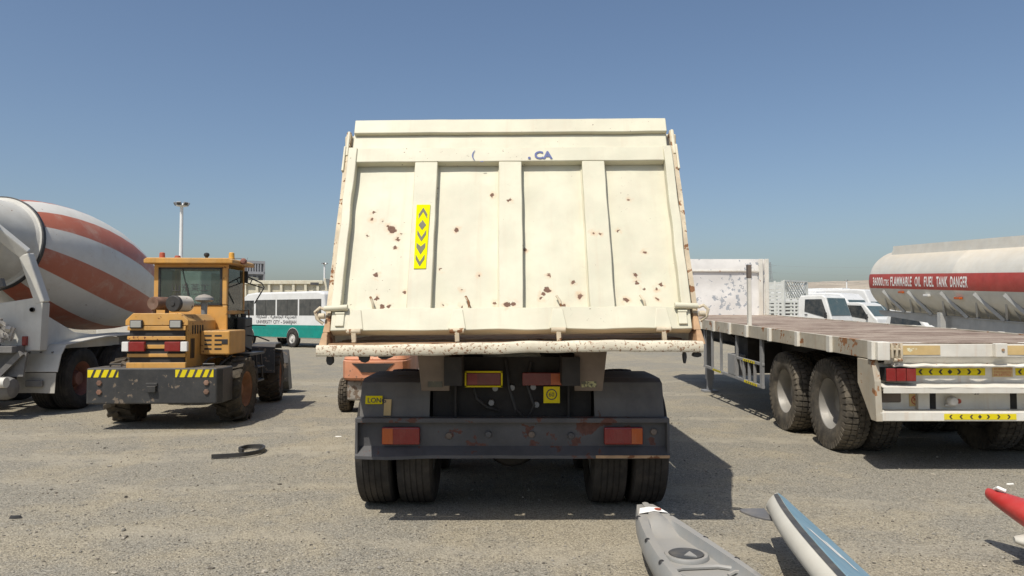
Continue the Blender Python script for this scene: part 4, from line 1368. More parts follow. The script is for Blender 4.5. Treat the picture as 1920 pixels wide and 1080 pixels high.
# local axes: x right, y forward, rear axle at y = 0
bb = Q()
bb.prism([(-0.86, -1.0), (0.83, -1.0), (0.88, -0.9), (0.88, -0.5), (-0.88, -0.5), (-0.88, -0.97)], 'z', 0.36, 0.835)
cw = bb.build('counterweight', 'loader_black', ld, 0.02, 3)
bb = Q()
bb.box(-0.80, 0.80, -0.50, 0.1, 0.45, 0.80)
bb.build('rear_frame', 'loader_black', ld, 0.02)
chevrons(cw, (-0.855, -1.0015, 0.715), (1, 0, 0), (0, 0, 1), 0.40, 0.10, [(0.07, '/'), (0.17, '/'), (0.27, '/'), (0.36, '/')])
chevrons(cw, (0.29, -1.0015, 0.715), (1, 0, 0), (0, 0, 1), 0.50, 0.10, [(0.05, '/'), (0.15, '/'), (0.25, '/'), (0.35, '/'), (0.44, '/')])
bb = Q()
bb.box(-0.09, 0.06, -1.02, -1.0, 0.60, 0.64)
bb.box(-0.07, 0.05, -1.05, -1.0, 0.52, 0.60)
bb.build('tow_hitch', 'loader_black', cw, 0.005)
for s in (-1, 1):
    bb = Q()
    bb.tube([(s * 0.55, -0.72, 0.83), (s * 0.55, -0.72, 0.87), (s * 0.70, -0.72, 0.87), (s * 0.70, -0.72, 0.83)], 0.012, 8)
    bb.build('lifting_loop', 'loader_black', cw)
# engine hood
bb = Q()
hx = 0.385
bb.prism([(-hx, 0.82), (hx, 0.82), (hx, 1.46), (hx - 0.09, 1.55), (-hx + 0.09, 1.55), (-hx, 1.46)], 'y', -0.86, 0.2)
hood = bb.build('engine_hood', 'loader_orange', ld, 0.012)
bb = Q()
bb.prism([(-hx - 0.03, 1.47), (-hx + 0.07, 1.565), (hx - 0.07, 1.565), (hx + 0.03, 1.47), (hx + 0.03, 1.40), (-hx - 0.03, 1.40)], 'y', -0.92, -0.865)
bb.build('hood_cap', 'loader_orange', hood, 0.008)
bb = Q()
bb.box(-0.36, 0.36, -0.905, -0.862, 0.84, 1.39)
bb.build('radiator_mesh', 'underbody', hood)
for z0, z1, col in ((1.335, 1.392, 0), (1.205, 1.257, 0), (0.977, 1.024, 0)):
    bb = Q()
    bb.box(-0.385, 0.385, -0.925, -0.905, z0, z1 if z0 > 1.2 else z1)
    bb.build('grille_bar', 'loader_orange', hood, 0.006)
bb = Q()
bb.box(-0.392, 0.392, -0.93, -0.86, 0.78, 0.905)
bb.build('grille_sill', 'loader_orange', hood, 0.008)
bb = Q()
bb.box(-0.13, 0.13, -0.925, -0.905, 1.09, 1.143)
bb.build('grille_bar', 'loader_orange', hood, 0.004)
for s in (-1, 1):
    bb = Q()
    bb.box(s * 0.26 - 0.085, s * 0.26 + 0.085, -0.955, -0.92, 1.36, 1.475)
    lh = bb.build('headlight', 'black_plastic', hood, 0.012)
    bb = Q()
    bb.box(s * 0.26 - 0.07, s * 0.26 + 0.07, -0.962, -0.954, 1.375, 1.462)
    bb.build('headlight_lens', 'lens_grey', lh, 0.004)
    bb = Q()
    x0, x1 = sorted((s * 0.13, s * 0.34))
    bb.box(x0, x1, -0.985, -0.926, 1.055, 1.185)
    tl = bb.build('tail_light', 'lens_red', hood, 0.01)
    bb = Q()
    x0, x1 = sorted((s * 0.342, s * 0.43))
    bb.box(x0, x1, -0.985, -0.926, 1.055, 1.185)
    bb.build('indicator_light', 'lens_white', tl, 0.008)
    for k in range(8):
        bb = Q()
        y = -0.70 + k * 0.09
        bb.box(*sorted((s * 0.384, s * 0.392)), y, y + 0.03, 1.28, 1.40) if k < 5 else bb.box(*sorted((s * 0.384, s * 0.392)), -0.75 + (k - 5) * 0.05, -0.725 + (k - 5) * 0.05, 0.95, 1.22)
        bb.build('louver', 'underbody', hood)
# side tank box
bb = Q()
x0, x1 = sorted((0.39, 0.80))
bb.box(x0, x1, -0.42, 0.28, 0.98, 1.32)
sb = bb.build('side_box', 'loader_orange', ld, 0.02)
for i in range(2):
    for j in range(4):
        bb = Q()
        bb.box(x0 + 0.06 + i * 0.14, x0 + 0.16 + i * 0.14, -0.4235, -0.4195, 1.05 + j * 0.062, 1.075 + j * 0.062)
        bb.build('vent_slot', 'underbody', sb, 0.003)
bb = Q()
bb.box(x0 + 0.30, x0 + 0.385, -0.428, -0.419, 1.13, 1.20)
bb.build('door_latch', 'black_plastic', sb, 0.004)
# hoses, bolts and a wiper
for s in (-1, 1):
    bb = Q()
    bb.lathe([(0.001, -0.022), (0.032, -0.020), (0.038, -0.012), (0.038, 0.0)], (s * 0.70, -1.0, 0.52), (0, 1, 0), 6)
    bb.lathe([(0.001, -0.022), (0.032, -0.020), (0.038, -0.012), (0.038, 0.0)], (s * 0.70, -1.0, 0.64), (0, 1, 0), 6)
    bb.build('counterweight_bolt', 'loader_rust_pipe', cw)
for k, pts in enumerate(([(0.62, -0.30, 0.82), (0.70, -0.28, 0.90), (0.72, -0.10, 0.96), (0.66, 0.05, 0.92)], [(0.45, -0.46, 0.84), (0.52, -0.44, 0.93), (0.60, -0.30, 0.95), (0.70, -0.1, 0.9)], [(0.60, 0.45, 0.97), (0.68, 0.60, 1.05), (0.70, 0.85, 1.0), (0.62, 1.05, 0.85)], [(0.56, 0.55, 0.98), (0.64, 0.75, 1.10), (0.66, 0.95, 1.02), (0.55, 1.15, 0.80)])):
    bb = Q()
    bb.tube(pts, 0.016, 8)
    bb.build('hydraulic_hose', 'black_plastic', ld)
# things on the hood
bb = Q()
bb.lathe([(0.001, 0.015), (0.055, 0.0), (0.085, 0.0), (0.09, 0.02), (0.09, 0.30), (0.06, 0.34), (0.001, 0.34)], (-0.11, -0.80, 1.70), (0.25, 1, 0), 24)
bb.box(-0.16, -0.12, -0.7, -0.66, 1.55, 1.64)
bb.box(-0.05, -0.01, -0.55, -0.51, 1.55, 1.64)
bb.build('exhaust_muffler', 'loader_rust_pipe', hood)
bb = Q()
bb.lathe([(0.10, 0.05), (0.11, 0.06), (0.11, 0.34), (0.08, 0.36), (0.001, 0.36)], (0.165, -0.82, 1.695), (0.18, 1, 0), 28)
af = bb.build('air_filter', 'filter_pale', hood)
bb = Q()
bb.lathe([(0.001, -0.012), (0.03, -0.012), (0.035, 0.0), (0.10, 0.0), (0.112, 0.012), (0.112, 0.06)], (0.165, -0.82, 1.695), (0.18, 1, 0), 28)
bb.build('filter_lid', 'black_plastic', af)
bb = Q()
bb.lathe([(0.001, 0.115), (0.07, 0.10), (0.12, 0.065), (0.125, 0.03), (0.10, 0.012), (0.045, 0.0), (0.04, -0.17)], (0.44, -0.42, 1.72), (0, 0, 1), 28)
bb.build('air_precleaner', 'grey_plastic', hood)
# cab
cy0, cy1, cxh, cz0, cz1 = 0.22, 1.02, 0.54, 1.0, 2.30
bb = Q()
bb.box(-cxh, cxh, cy0, cy1, 0.62, cz0)
bb.box(-cxh, cxh, cy0, cy0 + 0.05, cz0, 1.685)
cabl = bb.build('cab', 'loader_orange', ld, 0.015)
for (x, y) in ((-cxh + 0.035, cy0 + 0.03), (cxh - 0.045, cy0 + 0.03), (-cxh + 0.035, cy1 - 0.03), (cxh - 0.035, cy1 - 0.03)):
    bb = Q()
    bb.box(x - 0.04, x + 0.04, y - 0.035, y + 0.035, 1.0 if y > cy0 + 0.1 else 1.69, cz1)
    bb.build('cab_pillar', 'loader_orange', cabl, 0.012)
bb = Q()
bb.box(-cxh, cxh, cy0, cy0 + 0.06, cz1 - 0.06, cz1 + 0.0)
bb.box(-cxh, cxh, cy1 - 0.06, cy1, cz1 - 0.06, cz1)
bb.build('roof_beam', 'loader_orange', cabl)
bb = Q()
bb.prism([(-0.64, 2.305), (0.66, 2.305), (0.655, 2.36), (0.60, 2.385), (-0.60, 2.39), (-0.645, 2.36)], 'y', 0.08, 1.14)
roof = bb.build('cab_roof', 'loader_orange', cabl, 0.012)
for (x, y, r, h, m_) in ((-0.42, 0.2, 0.04, 0.085, 'beacon_red'), (-0.20, 0.22, 0.042, 0.04, 'beacon_red'), (0.57, 0.30, 0.042, 0.095, 'beacon_amber')):
    bb = Q()
    bb.lathe([(r * 1.15, 0), (r * 1.15, 0.012), (r, 0.014), (r * 0.95, h * 0.9), (r * 0.7, h), (0.001, h)], (x, y, 2.388), (0, 0, 1), 16)
    bb.build('beacon', m_, roof)
bb = Q()
bb.lathe([(0.02, 0), (0.02, 0.02), (0.036, 0.035), (0.042, 0.055), (0.036, 0.075), (0.02, 0.085), (0.001, 0.088)], (0.235, 0.2, 2.385), (0, 0, 1), 14)
bb.build('work_lamp', 'black_plastic', roof)
bb = Q()
bb.lathe([(0.02, -0.04), (0.045, -0.03), (0.05, 0.0), (0.03, 0.03), (0.001, 0.035)], (0.70, 0.45, 2.36), (0, -1, 0), 14)
bb.build('work_lamp', 'rim_red', roof)
# rear window with frame seal, side glass, seat, wheel
bb = Q()
bb.box(-0.455, 0.445, cy0 - 0.006, cy0 + 0.004, 1.70, 2.235)
rw = bb.build('rear_window', 'glass_clear', cabl)
bb = Q()
for q in ((-0.475, -0.445, 1.69, 2.25), (0.435, 0.465, 1.69, 2.25), (-0.475, 0.465, 2.225, 2.25), (-0.475, 0.465, 1.686, 1.71)):
    bb.box(q[0], q[1], cy0 - 0.014, cy0 + 0.01, q[2], q[3])
bb.build('window_seal', 'black_plastic', rw)
bb = Q()
bb.bar((-0.12, 0.205, 2.22), (-0.02, 0.205, 1.78), 0.012, 0.01)
bb.bar((-0.06, 0.20, 2.02), (0.0, 0.20, 1.75), 0.02, 0.012)
bb.build('wiper', 'black_plastic', rw)
letters('window_print', '\u5c71\u4e1c\u83b1\u5de5', 0.125, 'print_dark', rw, (-0.27, cy0 - 0.012, 1.90), (1, 0, 0), (0, 0, 1), wid=0.54)
letters('window_print', 'SHAN DONG LAI GONG', 0.05, 'print_dark', rw, (-0.25, cy0 - 0.012, 1.835), (1, 0, 0), (0, 0, 1), wid=0.50)
for s in (-1, 1):
    bb = Q()
    bb.box(*sorted((s * (cxh - 0.012), s * (cxh - 0.004))), cy0 + 0.07, cy1 - 0.07, 1.60, 2.24)
    bb.build('side_window', 'glass_side', cabl)
    bb = Q()
    bb.box(*sorted((s * (cxh - 0.03), s * (cxh - 0.004))), cy0 + 0.07, cy1 - 0.07, 1.0, 1.10)
    bb.box(*sorted((s * (cxh - 0.03), s * (cxh - 0.002))), cy0 + 0.07, cy1 - 0.07, 1.55, 1.61)
    bb.build('door_frame', 'loader_orange', cabl, 0.006)
    bb = Q()
    bb.box(*sorted((s * (cxh - 0.014), s * (cxh - 0.006))), cy0 + 0.07, cy1 - 0.07, 1.10, 1.55)
    bb.build('lower_window', 'glass_side', cabl)
    bb = Q()
    bb.tube([(s * 0.55, 0.95, 1.6), (s * 0.62, 0.98, 1.62), (s * 0.64, 0.99, 1.25), (s * 0.57, 0.97, 1.18)], 0.012, 8)
    bb.build('grab_rail', 'rim_rust', cabl)
bb = Q()
bb.box(-cxh + 0.09, cxh - 0.09, cy1 - 0.035, cy1 - 0.027, 1.30, 2.24)
bb.build('windscreen', 'glass_side', cabl)
bb = Q()
bb.box(-cxh + 0.05, cxh - 0.05, cy1 - 0.05, cy1 - 0.01, 1.0, 1.30)
bb.build('dash_panel', 'black_plastic', cabl)
bb = Q()
bb.box(-0.24, 0.24, 0.30, 0.75, 1.05, 1.20)
bb.hexa([(-0.23, 0.30, 1.2), (0.23, 0.30, 1.2), (0.23, 0.40, 1.2), (-0.23, 0.40, 1.2), (-0.20, 0.28, 1.66), (0.20, 0.28, 1.66), (0.20, 0.36, 1.66), (-0.20, 0.36, 1.66)])
bb.build('driver_seat', 'black_plastic', cabl, 0.03)
bb = Q()
bb.box(0.36, 0.50, 0.50, 0.62, 1.45, 1.95)
bb.build('lime_vest', 'seat_lime', cabl, 0.03)
bb = Q()
n = 20
bb.tube([(0.17 * math.cos(6.2832 * k / n), 0.86 + 0.06 * math.sin(6.2832 * k / n), 1.5 + 0.16 * math.sin(6.2832 * k / n)) for k in range(n + 1)], 0.014, 8)
bb.bar((0, 0.87, 1.5), (0, 0.95, 1.25), 0.04, 0.04)
bb.build('steering_wheel', 'black_plastic', cabl)
# mirror arm
bb = Q()
bb.tube([(0.55, 1.0, 2.17), (0.80, 1.06, 2.05), (0.84, 1.06, 1.98), (0.70, 1.02, 1.72)], 0.011, 8)
bb.tube([(0.56, 1.0, 2.06), (0.83, 1.06, 1.97)], 0.009, 8)
bb.tube([(0.66, 1.03, 2.12), (0.63, 1.02, 2.04)], 0.008, 8)
ma = bb.build('mirror_arm', 'black_plastic', ld)
bb = Q()
bb.box(0.545, 0.60, 0.98, 1.01, 2.05, 2.24)
bb.build('mirror', 'black_plastic', ma, 0.008)
# steps, tanks and fenders in black
for s in (-1, 1):
    bb = Q()
    x0, x1 = sorted((s * 0.55, s * 0.68))
    bb.box(x0, x1, 0.62, 1.0, 0.98, 1.50)
    hx_ = bb.build('hydraulic_tank', 'loader_black', ld, 0.02)
    bb = Q()
    bb.cyl(((x0 + x1) / 2, 0.75, 1.5), ((x0 + x1) / 2, 0.75, 1.56), 0.04, None, 14)
    bb.tube([(s * 0.67, 0.7, 1.35), (s * 0.80, 0.68, 1.38), (s * 0.98, 0.70, 1.375)], 0.008, 6)
    bb.tube([(s * 0.67, 0.75, 1.22), (s * 0.84, 0.74, 1.20), (s * 1.02, 0.76, 1.13)], 0.011, 6)
    bb.build('tank_fitting', 'black_plastic', hx_)
    bb = Q()
    bb.box(*sorted((s * 0.55, s * 0.86)), 0.30, 1.05, 0.92, 0.96)
    bb.tube([(s * 0.84, 0.92, 0.93), (s * 0.86, 0.95, 0.55), (s * 0.80, 0.95, 0.5)], 0.015, 8)
    bb.tube([(s * 0.84, 0.66, 0.93), (s * 0.86, 0.68, 0.55), (s * 0.80, 0.68, 0.5)], 0.015, 8)
    bb.box(*sorted((s * 0.76, s * 0.88)), 0.64, 0.98, 0.50, 0.53)
    bb.box(*sorted((s * 0.76, s * 0.88)), 0.64, 0.98, 0.72, 0.74)
    bb.build('cab_step', 'loader_black', ld, 0.004)
ty_ld = tyre_lug(0.475, 0.36, 0.245, 16).mesh('tyre', 'rubber_mud')
rim_ld = rim_dish(0.24, 0.36, 0.14, 0.08, 8, 0.02).mesh('rim', 'rim_rust')
for s in (-1, 1):
    add_wheel(ld, s * 0.77, 0.0, 0.462, s, ty_ld, rim_ld)
bb = Q()
bb.cyl((-0.7, 0, 0.47), (0.7, 0, 0.47), 0.09, None, 14)
bb.box(-0.28, 0.28, -0.5, 1.15, 0.40, 0.72)
bb.build('centre_frame', 'loader_black', ld, 0.01)
# articulated front: turned a little to the left
Mf = Matrix.Translation((0, 1.15, 0)) @ Matrix.Rotation(RAD(9), 4, 'Z')
ff = lambda p: Mf @ p
G = lambda: MB((0, 0, 0), ff)
bb = G()
bb.box(-0.33, 0.33, -0.05, 1.5, 0.40, 0.85)
bb.box(-0.40, -0.30, 0.55, 0.95, 0.8, 1.45)
bb.box(0.30, 0.40, 0.55, 0.95, 0.8, 1.45)
bb.cyl((-0.7, 1.2, 0.48), (0.7, 1.2, 0.48), 0.09, None, 14)
bb.build('front_frame', 'loader_black', ld, 0.01)
for s in (-1, 1):
    p = Mf @ Vector((s * 0.77, 1.2, 0.462))
    add_wheel(ld, p.x, p.y, p.z, s, ty_ld, rim_ld, RAD(9))
    bb = G()
    bb.strip([(0.55, 0.55), (0.60, 0.98), (0.72, 1.02), (1.45, 1.02), (1.62, 0.92)], 'x', min(s * 0.50, s * 0.90), max(s * 0.50, s * 0.90), 0.02)
    bb.build('front_fender', 'loader_black', ld)
    bb = G()
    bb.bar((s * 0.36, 0.75, 1.40), (s * 0.36, 1.9, 0.75), 0.07, 0.20)
    bb.bar((s * 0.36, 1.9, 0.75), (s * 0.36, 2.35, 0.40), 0.07, 0.18)
    bb.build('lift_arm', 'loader_orange', ld, 0.01)
bb = G()
bb.strip([(2.45, 0.85), (2.35, 0.6), (2.38, 0.25), (2.55, 0.08), (3.15, 0.05)], 'x', -0.95, 0.95, -0.02)
for s in (-1, 1):
    bb.prism([(2.46, 0.85), (2.36, 0.6), (2.39, 0.25), (2.56, 0.08), (3.15, 0.06), (2.7, 0.6)], 'x', s * 0.95, s * 0.93)
bb.build('bucket', 'loader_black', ld)

# ------------------------------------------------------------------ concrete mixer truck, far left
MO = Vector((-8.25, 11.2, 0))
mx = thing('mixer_truck', 'white concrete mixer truck with red striped drum at the left edge', 'mixer truck', MO)


def drum_material():
    m, nt, b_, out = newmat('drum_stripes')
    tc = nt.nodes.new('ShaderNodeTexCoord')
    o = tc.outputs['Object']
    s = nd(nt, 'ShaderNodeSeparateXYZ', {0: o})
    ang = mth(nt, 'ARCTAN2', s.outputs[0], s.outputs[1])
    n = nz(nt, o, 2.2, 6.0, 0.65)
    t = mth(nt, 'ADD', mth(nt, 'MULTIPLY', ang, 7.0 / (2 * math.pi)), mth(nt, 'MULTIPLY', s.outputs[2], 0.085))
    t = mth(nt, 'FRACT', mth(nt, 'ADD', t, DRUM_PH))
    red = mth(nt, 'MULTIPLY', step(nt, t, 0.0, 0.012), step(nt, t, 0.47, 0.482, 1.0, 0.0))
    on = step(nt, s.outputs[2], 0.02, 0.03)
    on = mth(nt, 'MULTIPLY', on, step(nt, s.outputs[2], 4.02, 4.03, 1.0, 0.0))
    red = mth(nt, 'MULTIPLY', red, on)
    white = mixc(nt, n, (0.56, 0.54, 0.49), (0.72, 0.70, 0.64))
    redc = mixc(nt, n, (0.38, 0.105, 0.06), (0.50, 0.17, 0.10))
    c = mixc(nt, red, white, redc)
    d = step(nt, nz(nt, o, 3.0, 8.0, 0.7, 0.5), 0.45, 0.8)
    c = mixc(nt, mth(nt, 'MULTIPLY', d, 0.55), c, (0.52, 0.44, 0.35))
    ch = step(nt, mth(nt, 'ADD', nz(nt, o, 16.0, 6.0, 0.65), mth(nt, 'MULTIPLY', nz(nt, o, 1.2, 2.0), 0.3)), 0.83, 0.85)
    c = mixc(nt, ch, c, (0.22, 0.12, 0.08))
    nt.links.new(c, b_.inputs['Base Color'])
    b_.inputs['Roughness'].default_value = 0.5
    bp = nd(nt, 'ShaderNodeBump', {'Height': nz(nt, o, 4.0, 5.0, 0.6), 'Strength': 0.25, 'Distance': 0.02})
    nt.links.new(bp.outputs[0], b_.inputs['Normal'])
    MATS['drum_stripes'] = m


DRUM_PH = 0.30
drum_material()
A0 = Vector((-8.33, 12.05, 2.69))
A1 = Vector((-8.25, 16.15, 2.03))
dax = (A1 - A0).normalized()
bb = MB()
prof = [(0.74, 0.0), (0.83, 0.25), (0.915, 0.55), (0.985, 0.9), (1.04, 1.3), (1.07, 1.7), (1.07, 2.1), (1.05, 2.55), (0.985, 3.0), (0.90, 3.45), (0.80, 3.85), (0.74, 4.05), (0.55, 4.16), (0.001, 4.2)]
# weld seams: slight step between the rolled courses
bb.lathe(prof, (0, 0, 0), (0, 0, 1), 56)
dr = bb.build('drum', 'drum_stripes', mx, sharp=60)
dr.matrix_local = Matrix.Translation(A0 - MO) @ dax.to_track_quat('Z', 'Y').to_matrix().to_4x4()
bb = MB()
bb.lathe([(0.42, -1.55), (0.45, -1.50), (0.70, -0.10), (0.735, -0.06), (0.763, -0.055), (0.77, -0.03), (0.77, 0.02), (0.73, 0.03)], (0, 0, 0), (0, 0, 1), 56)
bb.lathe([(0.36, -1.2), (0.42, -1.55)], (0, 0, 0), (0, 0, 1), 40)
bb.build('rear_cone', 'mixer_white', dr, sharp=30)
bb = MB()
bb.lathe([(0.771, -0.052), (0.787, -0.048), (0.787, 0.018), (0.771, 0.022)], (0, 0, 0), (0, 0, 1), 56, True)
bb.build('roller_ring', 'black_plastic', dr)
X_ = lambda: MB(MO)
# rear drum stand: leaning white frame with side plates
for s in (-1, 1):
    x0 = -8.25 + s * 0.98
    bb = X_()
    bb.bar((x0 - s * 0.45, 11.05, 2.85), (x0 - s * 0.10, 11.30, 2.46), 0.16, 0.16, (0, 1, 0))
    bb.bar((x0 - s * 0.10, 11.30, 2.46), (x0 + s * 0.12, 11.38, 1.72), 0.15, 0.17, (0, 1, 0))
    fr_ = bb.build('drum_stand', 'mixer_white', mx, 0.02)
    bb = X_()
    bb.prism([(-8.25 + s * 0.55, 1.0), (-8.25 + s * 1.12, 1.0), (-8.25 + s * 1.15, 1.72), (-8.25 + s * 1.02, 1.80), (-8.25 + s * 0.4, 1.70)], 'y', 11.30, 11.48)
    bb.build('stand_plate', 'mixer_white', fr_, 0.01)
    bb = X_()
    bb.lathe([(0.03, 0), (0.035, 0.0), (0.035, 0.03), (0.001, 0.03)], (-8.25 + s * 1.00, 11.27, 1.62), (0, 1, 0), 12)
    bb.build('oval_hole', 'underbody', fr_)
    bb = X_()
    bb.prism([(11.40, 1.0), (13.8, 0.98), (13.8, 1.13), (12.4, 1.25), (11.6, 1.55), (11.40, 1.75)], 'x', x0 - 0.02, x0 + 0.02)
    bb.build('subframe_side', 'mixer_white', fr_, 0.006)
    bb = X_()
    bb.box(-8.25 + s * 0.88, -8.25 + s * 0.94, 11.24, 11.32, 1.08, 1.22)
    bb.build('red_lamp', 'lens_red', mx, 0.01)
    # fender: sloping rear sheet, top sheet, flap
    f0, f1 = sorted((-8.25 + s * 0.62, -8.25 + s * 1.26))
    bb = X_()
    bb.strip([(11.53, 0.66), (11.62, 0.92), (11.74, 1.06)], 'x', f0, f1, 0.02)
    bb.strip([(11.74, 1.06), (12.9, 1.16), (14.4, 1.18), (14.5, 1.0)], 'x', f0, f1, 0.02)
    fe = bb.build('rear_fender', 'mixer_white', mx)
    bb = X_()
    bb.slab(lambda u, v: ((f0 + 0.02 + (f1 - f0 - 0.04) * u, 11.515 + 0.03 * math.sin(u * 5) * (1 - v), 0.34 + 0.31 * v), (0, -1, 0)), 12, 6, 0.01)
    fl_ = bb.build('mud_flap', 'mud_flap', fe)
    bb = X_()
    bb.box((f0 + f1) / 2 - 0.13, (f0 + f1) / 2 + 0.13, 11.45, 11.49, 0.44, 0.54)
    bb.build('flap_emblem', 'mixer_grey', fl_, 0.01)
    for k in range(3):
        bb = X_()
        bb.cyl((f0 + 0.14 + 0.18 * k, 11.60, 0.96), (f0 + 0.14 + 0.18 * k, 11.66, 0.96), 0.012, None, 8)
        bb.build('rivet', 'mixer_grey', fe)
    bb = X_()
    bb.box(*sorted((-8.25 + s * 0.38, -8.25 + s * 0.46)), 10.95, 18.5, 0.78, 1.05)
    bb.build('chassis_rail', 'mixer_grey', mx)
bb = X_()
bb.box(-9.2, -7.35, 11.0, 11.35, 0.98, 1.08)
bb.build('rear_platform', 'mixer_grey', mx, 0.01)
bb = X_()
bb.prism([(-9.0, 0.62), (-7.30, 0.62), (-7.25, 0.98), (-9.0, 0.98)], 'y', 11.18, 11.22)
bb.bar((-7.7, 11.1, 0.55), (-7.3, 11.14, 0.98), 0.06, 0.08)
bb.build('rear_brace', 'mixer_grey', mx)
bb = X_()
bb.cyl((-9.3, 10.85, 0.56), (-7.32, 10.85, 0.56), 0.075, None, 20)
bb.build('bumper_tube', 'mixer_white', mx)
bb = X_()
bb.lathe([(0.001, -0.02), (0.14, 0.0), (0.17, 0.08), (0.17, 1.1), (0.001, 1.15)], (-7.35, 11.05, 0.46), (-1, 0, 0), 20)
bb.build('air_tank', 'mixer_grey', mx)
# crusted chute mount near the edge
bb = X_()
for k in range(26):
    c = Vector((-7.62 + random.uniform(-0.14, 0.14), 11.12 + random.uniform(-0.05, 0.05), 1.30 + random.uniform(-0.14, 0.14)))
    bb.cbox(c, (random.uniform(0.05, 0.13), 0.06, random.uniform(0.04, 0.11)), random.random(), random.random(), random.random() * 2)
bb.build('chute_mount', 'concrete_crust', mx)
bb = X_()
bb.cbox((-7.95, 11.33, 1.95), (0.5, 0.08, 0.14), ry=RAD(-20))
bb.cyl((-7.85, 11.27, 1.98), (-7.85, 11.36, 1.98), 0.04, None, 12)
bb.cyl((-7.98, 11.27, 1.93), (-7.98, 11.36, 1.93), 0.02, None, 12)
bb.build('roller_bracket', 'mixer_grey', mx, 0.01)
bb = X_()
bb.lathe([(0.62, 0.55), (0.34, 0.0), (0.30, 0.0), (0.58, 0.55)], (-8.25, 10.35, 2.85), (0, 0.15, 1), 28)
bb.build('hopper', 'mixer_white', mx)
ty_mx = tyre_road(0.50, 0.285, 0.29, 0, 0.3).mesh('tyre', 'rubber')
rim_mx = rim_dish(0.285, 0.285, 0.16, 0.12, 8, 0.06).mesh('rim', 'rim_red')
for y in (12.34, 13.66):
    for s in (-1, 1):
        add_wheel(mx, s * 1.06, y - 11.2, 0.497, s, ty_mx, rim_mx)
        add_wheel(mx, s * 0.74, y - 11.2, 0.497, -s, ty_mx, rim_mx)
    bb = X_()
    bb.cyl((-8.95, y, 0.5), (-7.55, y, 0.5), 0.09, None, 12)
    bb.build('rear_axle', 'underbody', mx)
for s in (-1, 1):
    add_wheel(mx, s * 1.03, 18.0 - 11.2, 0.497, s, ty_mx, rim_mx)
bb = X_()
bb.prism([(16.95, 0.95), (18.75, 0.8), (18.8, 1.7), (18.6, 2.60), (18.4, 2.76), (16.95, 2.78)], 'x', -9.45, -7.05)
mc = bb.build('cab', 'mixer_white', mx, 0.06, 3)
for s in (-1, 1):
    bb = X_()
    bb.prism([(17.5, 1.75), (18.6, 1.75), (18.42, 2.5), (17.5, 2.5)], 'x', -8.25 + s * 1.199, -8.25 + s * 1.207)
    bb.build('side_window', 'glass_dark', mc)
bb = X_()
bb.box(-8.9, -7.6, 16.935, 16.952, 1.9, 2.6)
bb.build('rear_window', 'glass_dark', mc)

# ------------------------------------------------------------------ forklift behind the tipper
KO = Vector((-2.15, 12.1, 0))
fk = thing('forklift', 'faded orange forklift glimpsed under the tail of the tipper', 'forklift', KO)
K = lambda: MB(KO)
bb = K()
# counterweight ring by ring: flat back with rounded corners, lower lip
def kring(z, half, y0, y1, c):
    return [(-2.15 - half, y1, z), (-2.15 - half, y0 + c, z), (-2.15 - half + c * 0.35, y0 + c * 0.35, z), (-2.15 - half + c, y0, z), (-2.15 + half - c, y0, z), (-2.15 + half - c * 0.35, y0 + c * 0.35, z), (-2.15 + half, y0 + c, z), (-2.15 + half, y1, z)]


rings = [kring(0.52, 0.48, 11.66, 12.3, 0.14), kring(0.56, 0.50, 11.62, 12.3, 0.14), kring(0.82, 0.50, 11.60, 12.3, 0.15), kring(0.835, 0.485, 11.63, 12.3, 0.15), kring(0.85, 0.49, 11.615, 12.3, 0.15), kring(0.98, 0.44, 11.66, 12.3, 0.16), kring(1.06, 0.36, 11.78, 12.3, 0.16)]
for r0, r1 in zip(rings, rings[1:]):
    bb.add(r0 + r1, [(i, (i + 1) % 8, 8 + (i + 1) % 8, 8 + i) for i in range(8)], True)
bb.add(rings[0], [tuple(range(7, -1, -1))])
bb.add(rings[-1], [tuple(range(8))])
kc = bb.build('counterweight', 'fork_orange', fk, sharp=30)
bb = K()
bb.prism([(-2.48, 0.79), (-1.82, 0.79), (-1.90, 0.73), (-1.97, 0.65), (-2.33, 0.65), (-2.40, 0.73)], 'y', 11.592, 11.612)
bb.build('air_opening', 'underbody', kc)
letters('maker_print', 'TOYOTA', 0.085, 'print_white', kc, Vector((-2.43, 11.625, 0.895)) - KO, (1, 0, 0), (0, 0.25, 0.97), wid=0.52, bold=0.01)
bb = K()
bb.box(-2.58, -1.72, 11.72, 12.2, 0.20, 0.515)
bb.build('steer_axle_housing', 'fork_grime', fk, 0.03)
ty_fk = tyre_road(0.27, 0.17, 0.16, 24).mesh('tyre', 'rubber_mud')
rim_fk = rim_dish(0.155, 0.17, 0.05, 0.05, 6, 0.01).mesh('rim', 'fork_grime')
for s in (-1, 1):
    add_wheel(fk, s * 0.50, -0.08, 0.268, s, ty_fk, rim_fk)
    add_wheel(fk, s * 0.50, 1.45, 0.268, s, ty_fk, rim_fk)
    bb = K()
    x = -2.15 + s * 0.42
    bb.tube([(x, 12.2, 1.0), (x, 12.35, 2.02), (x, 12.5, 2.1), (x, 13.35, 2.1), (x, 13.65, 1.0)], 0.03, 8)
    bb.build('guard_post', 'black_plastic', fk)
    bb = K()
    bb.box(*sorted((-2.15 + s * 0.30, -2.15 + s * 0.40)), 13.85, 13.95, 0.1, 2.05)
    bb.build('mast_channel', 'black_plastic', fk)
    bb = K()
    bb.box(*sorted((-2.15 + s * 0.2, -2.15 + s * 0.32)), 14.0, 15.0, 0.05, 0.09)
    bb.build('fork_tine', 'black_plastic', fk)
for k in range(6):
    bb = K()
    bb.box(-2.55, -1.75, 12.5 + k * 0.16, 12.53 + k * 0.16, 2.09, 2.13)
    bb.build('roof_bar', 'black_plastic', fk)
bb = K()
bb.box(-2.6, -1.7, 12.3, 13.7, 0.35, 0.95)
bb.build('body', 'fork_orange', fk, 0.03)
bb = K()
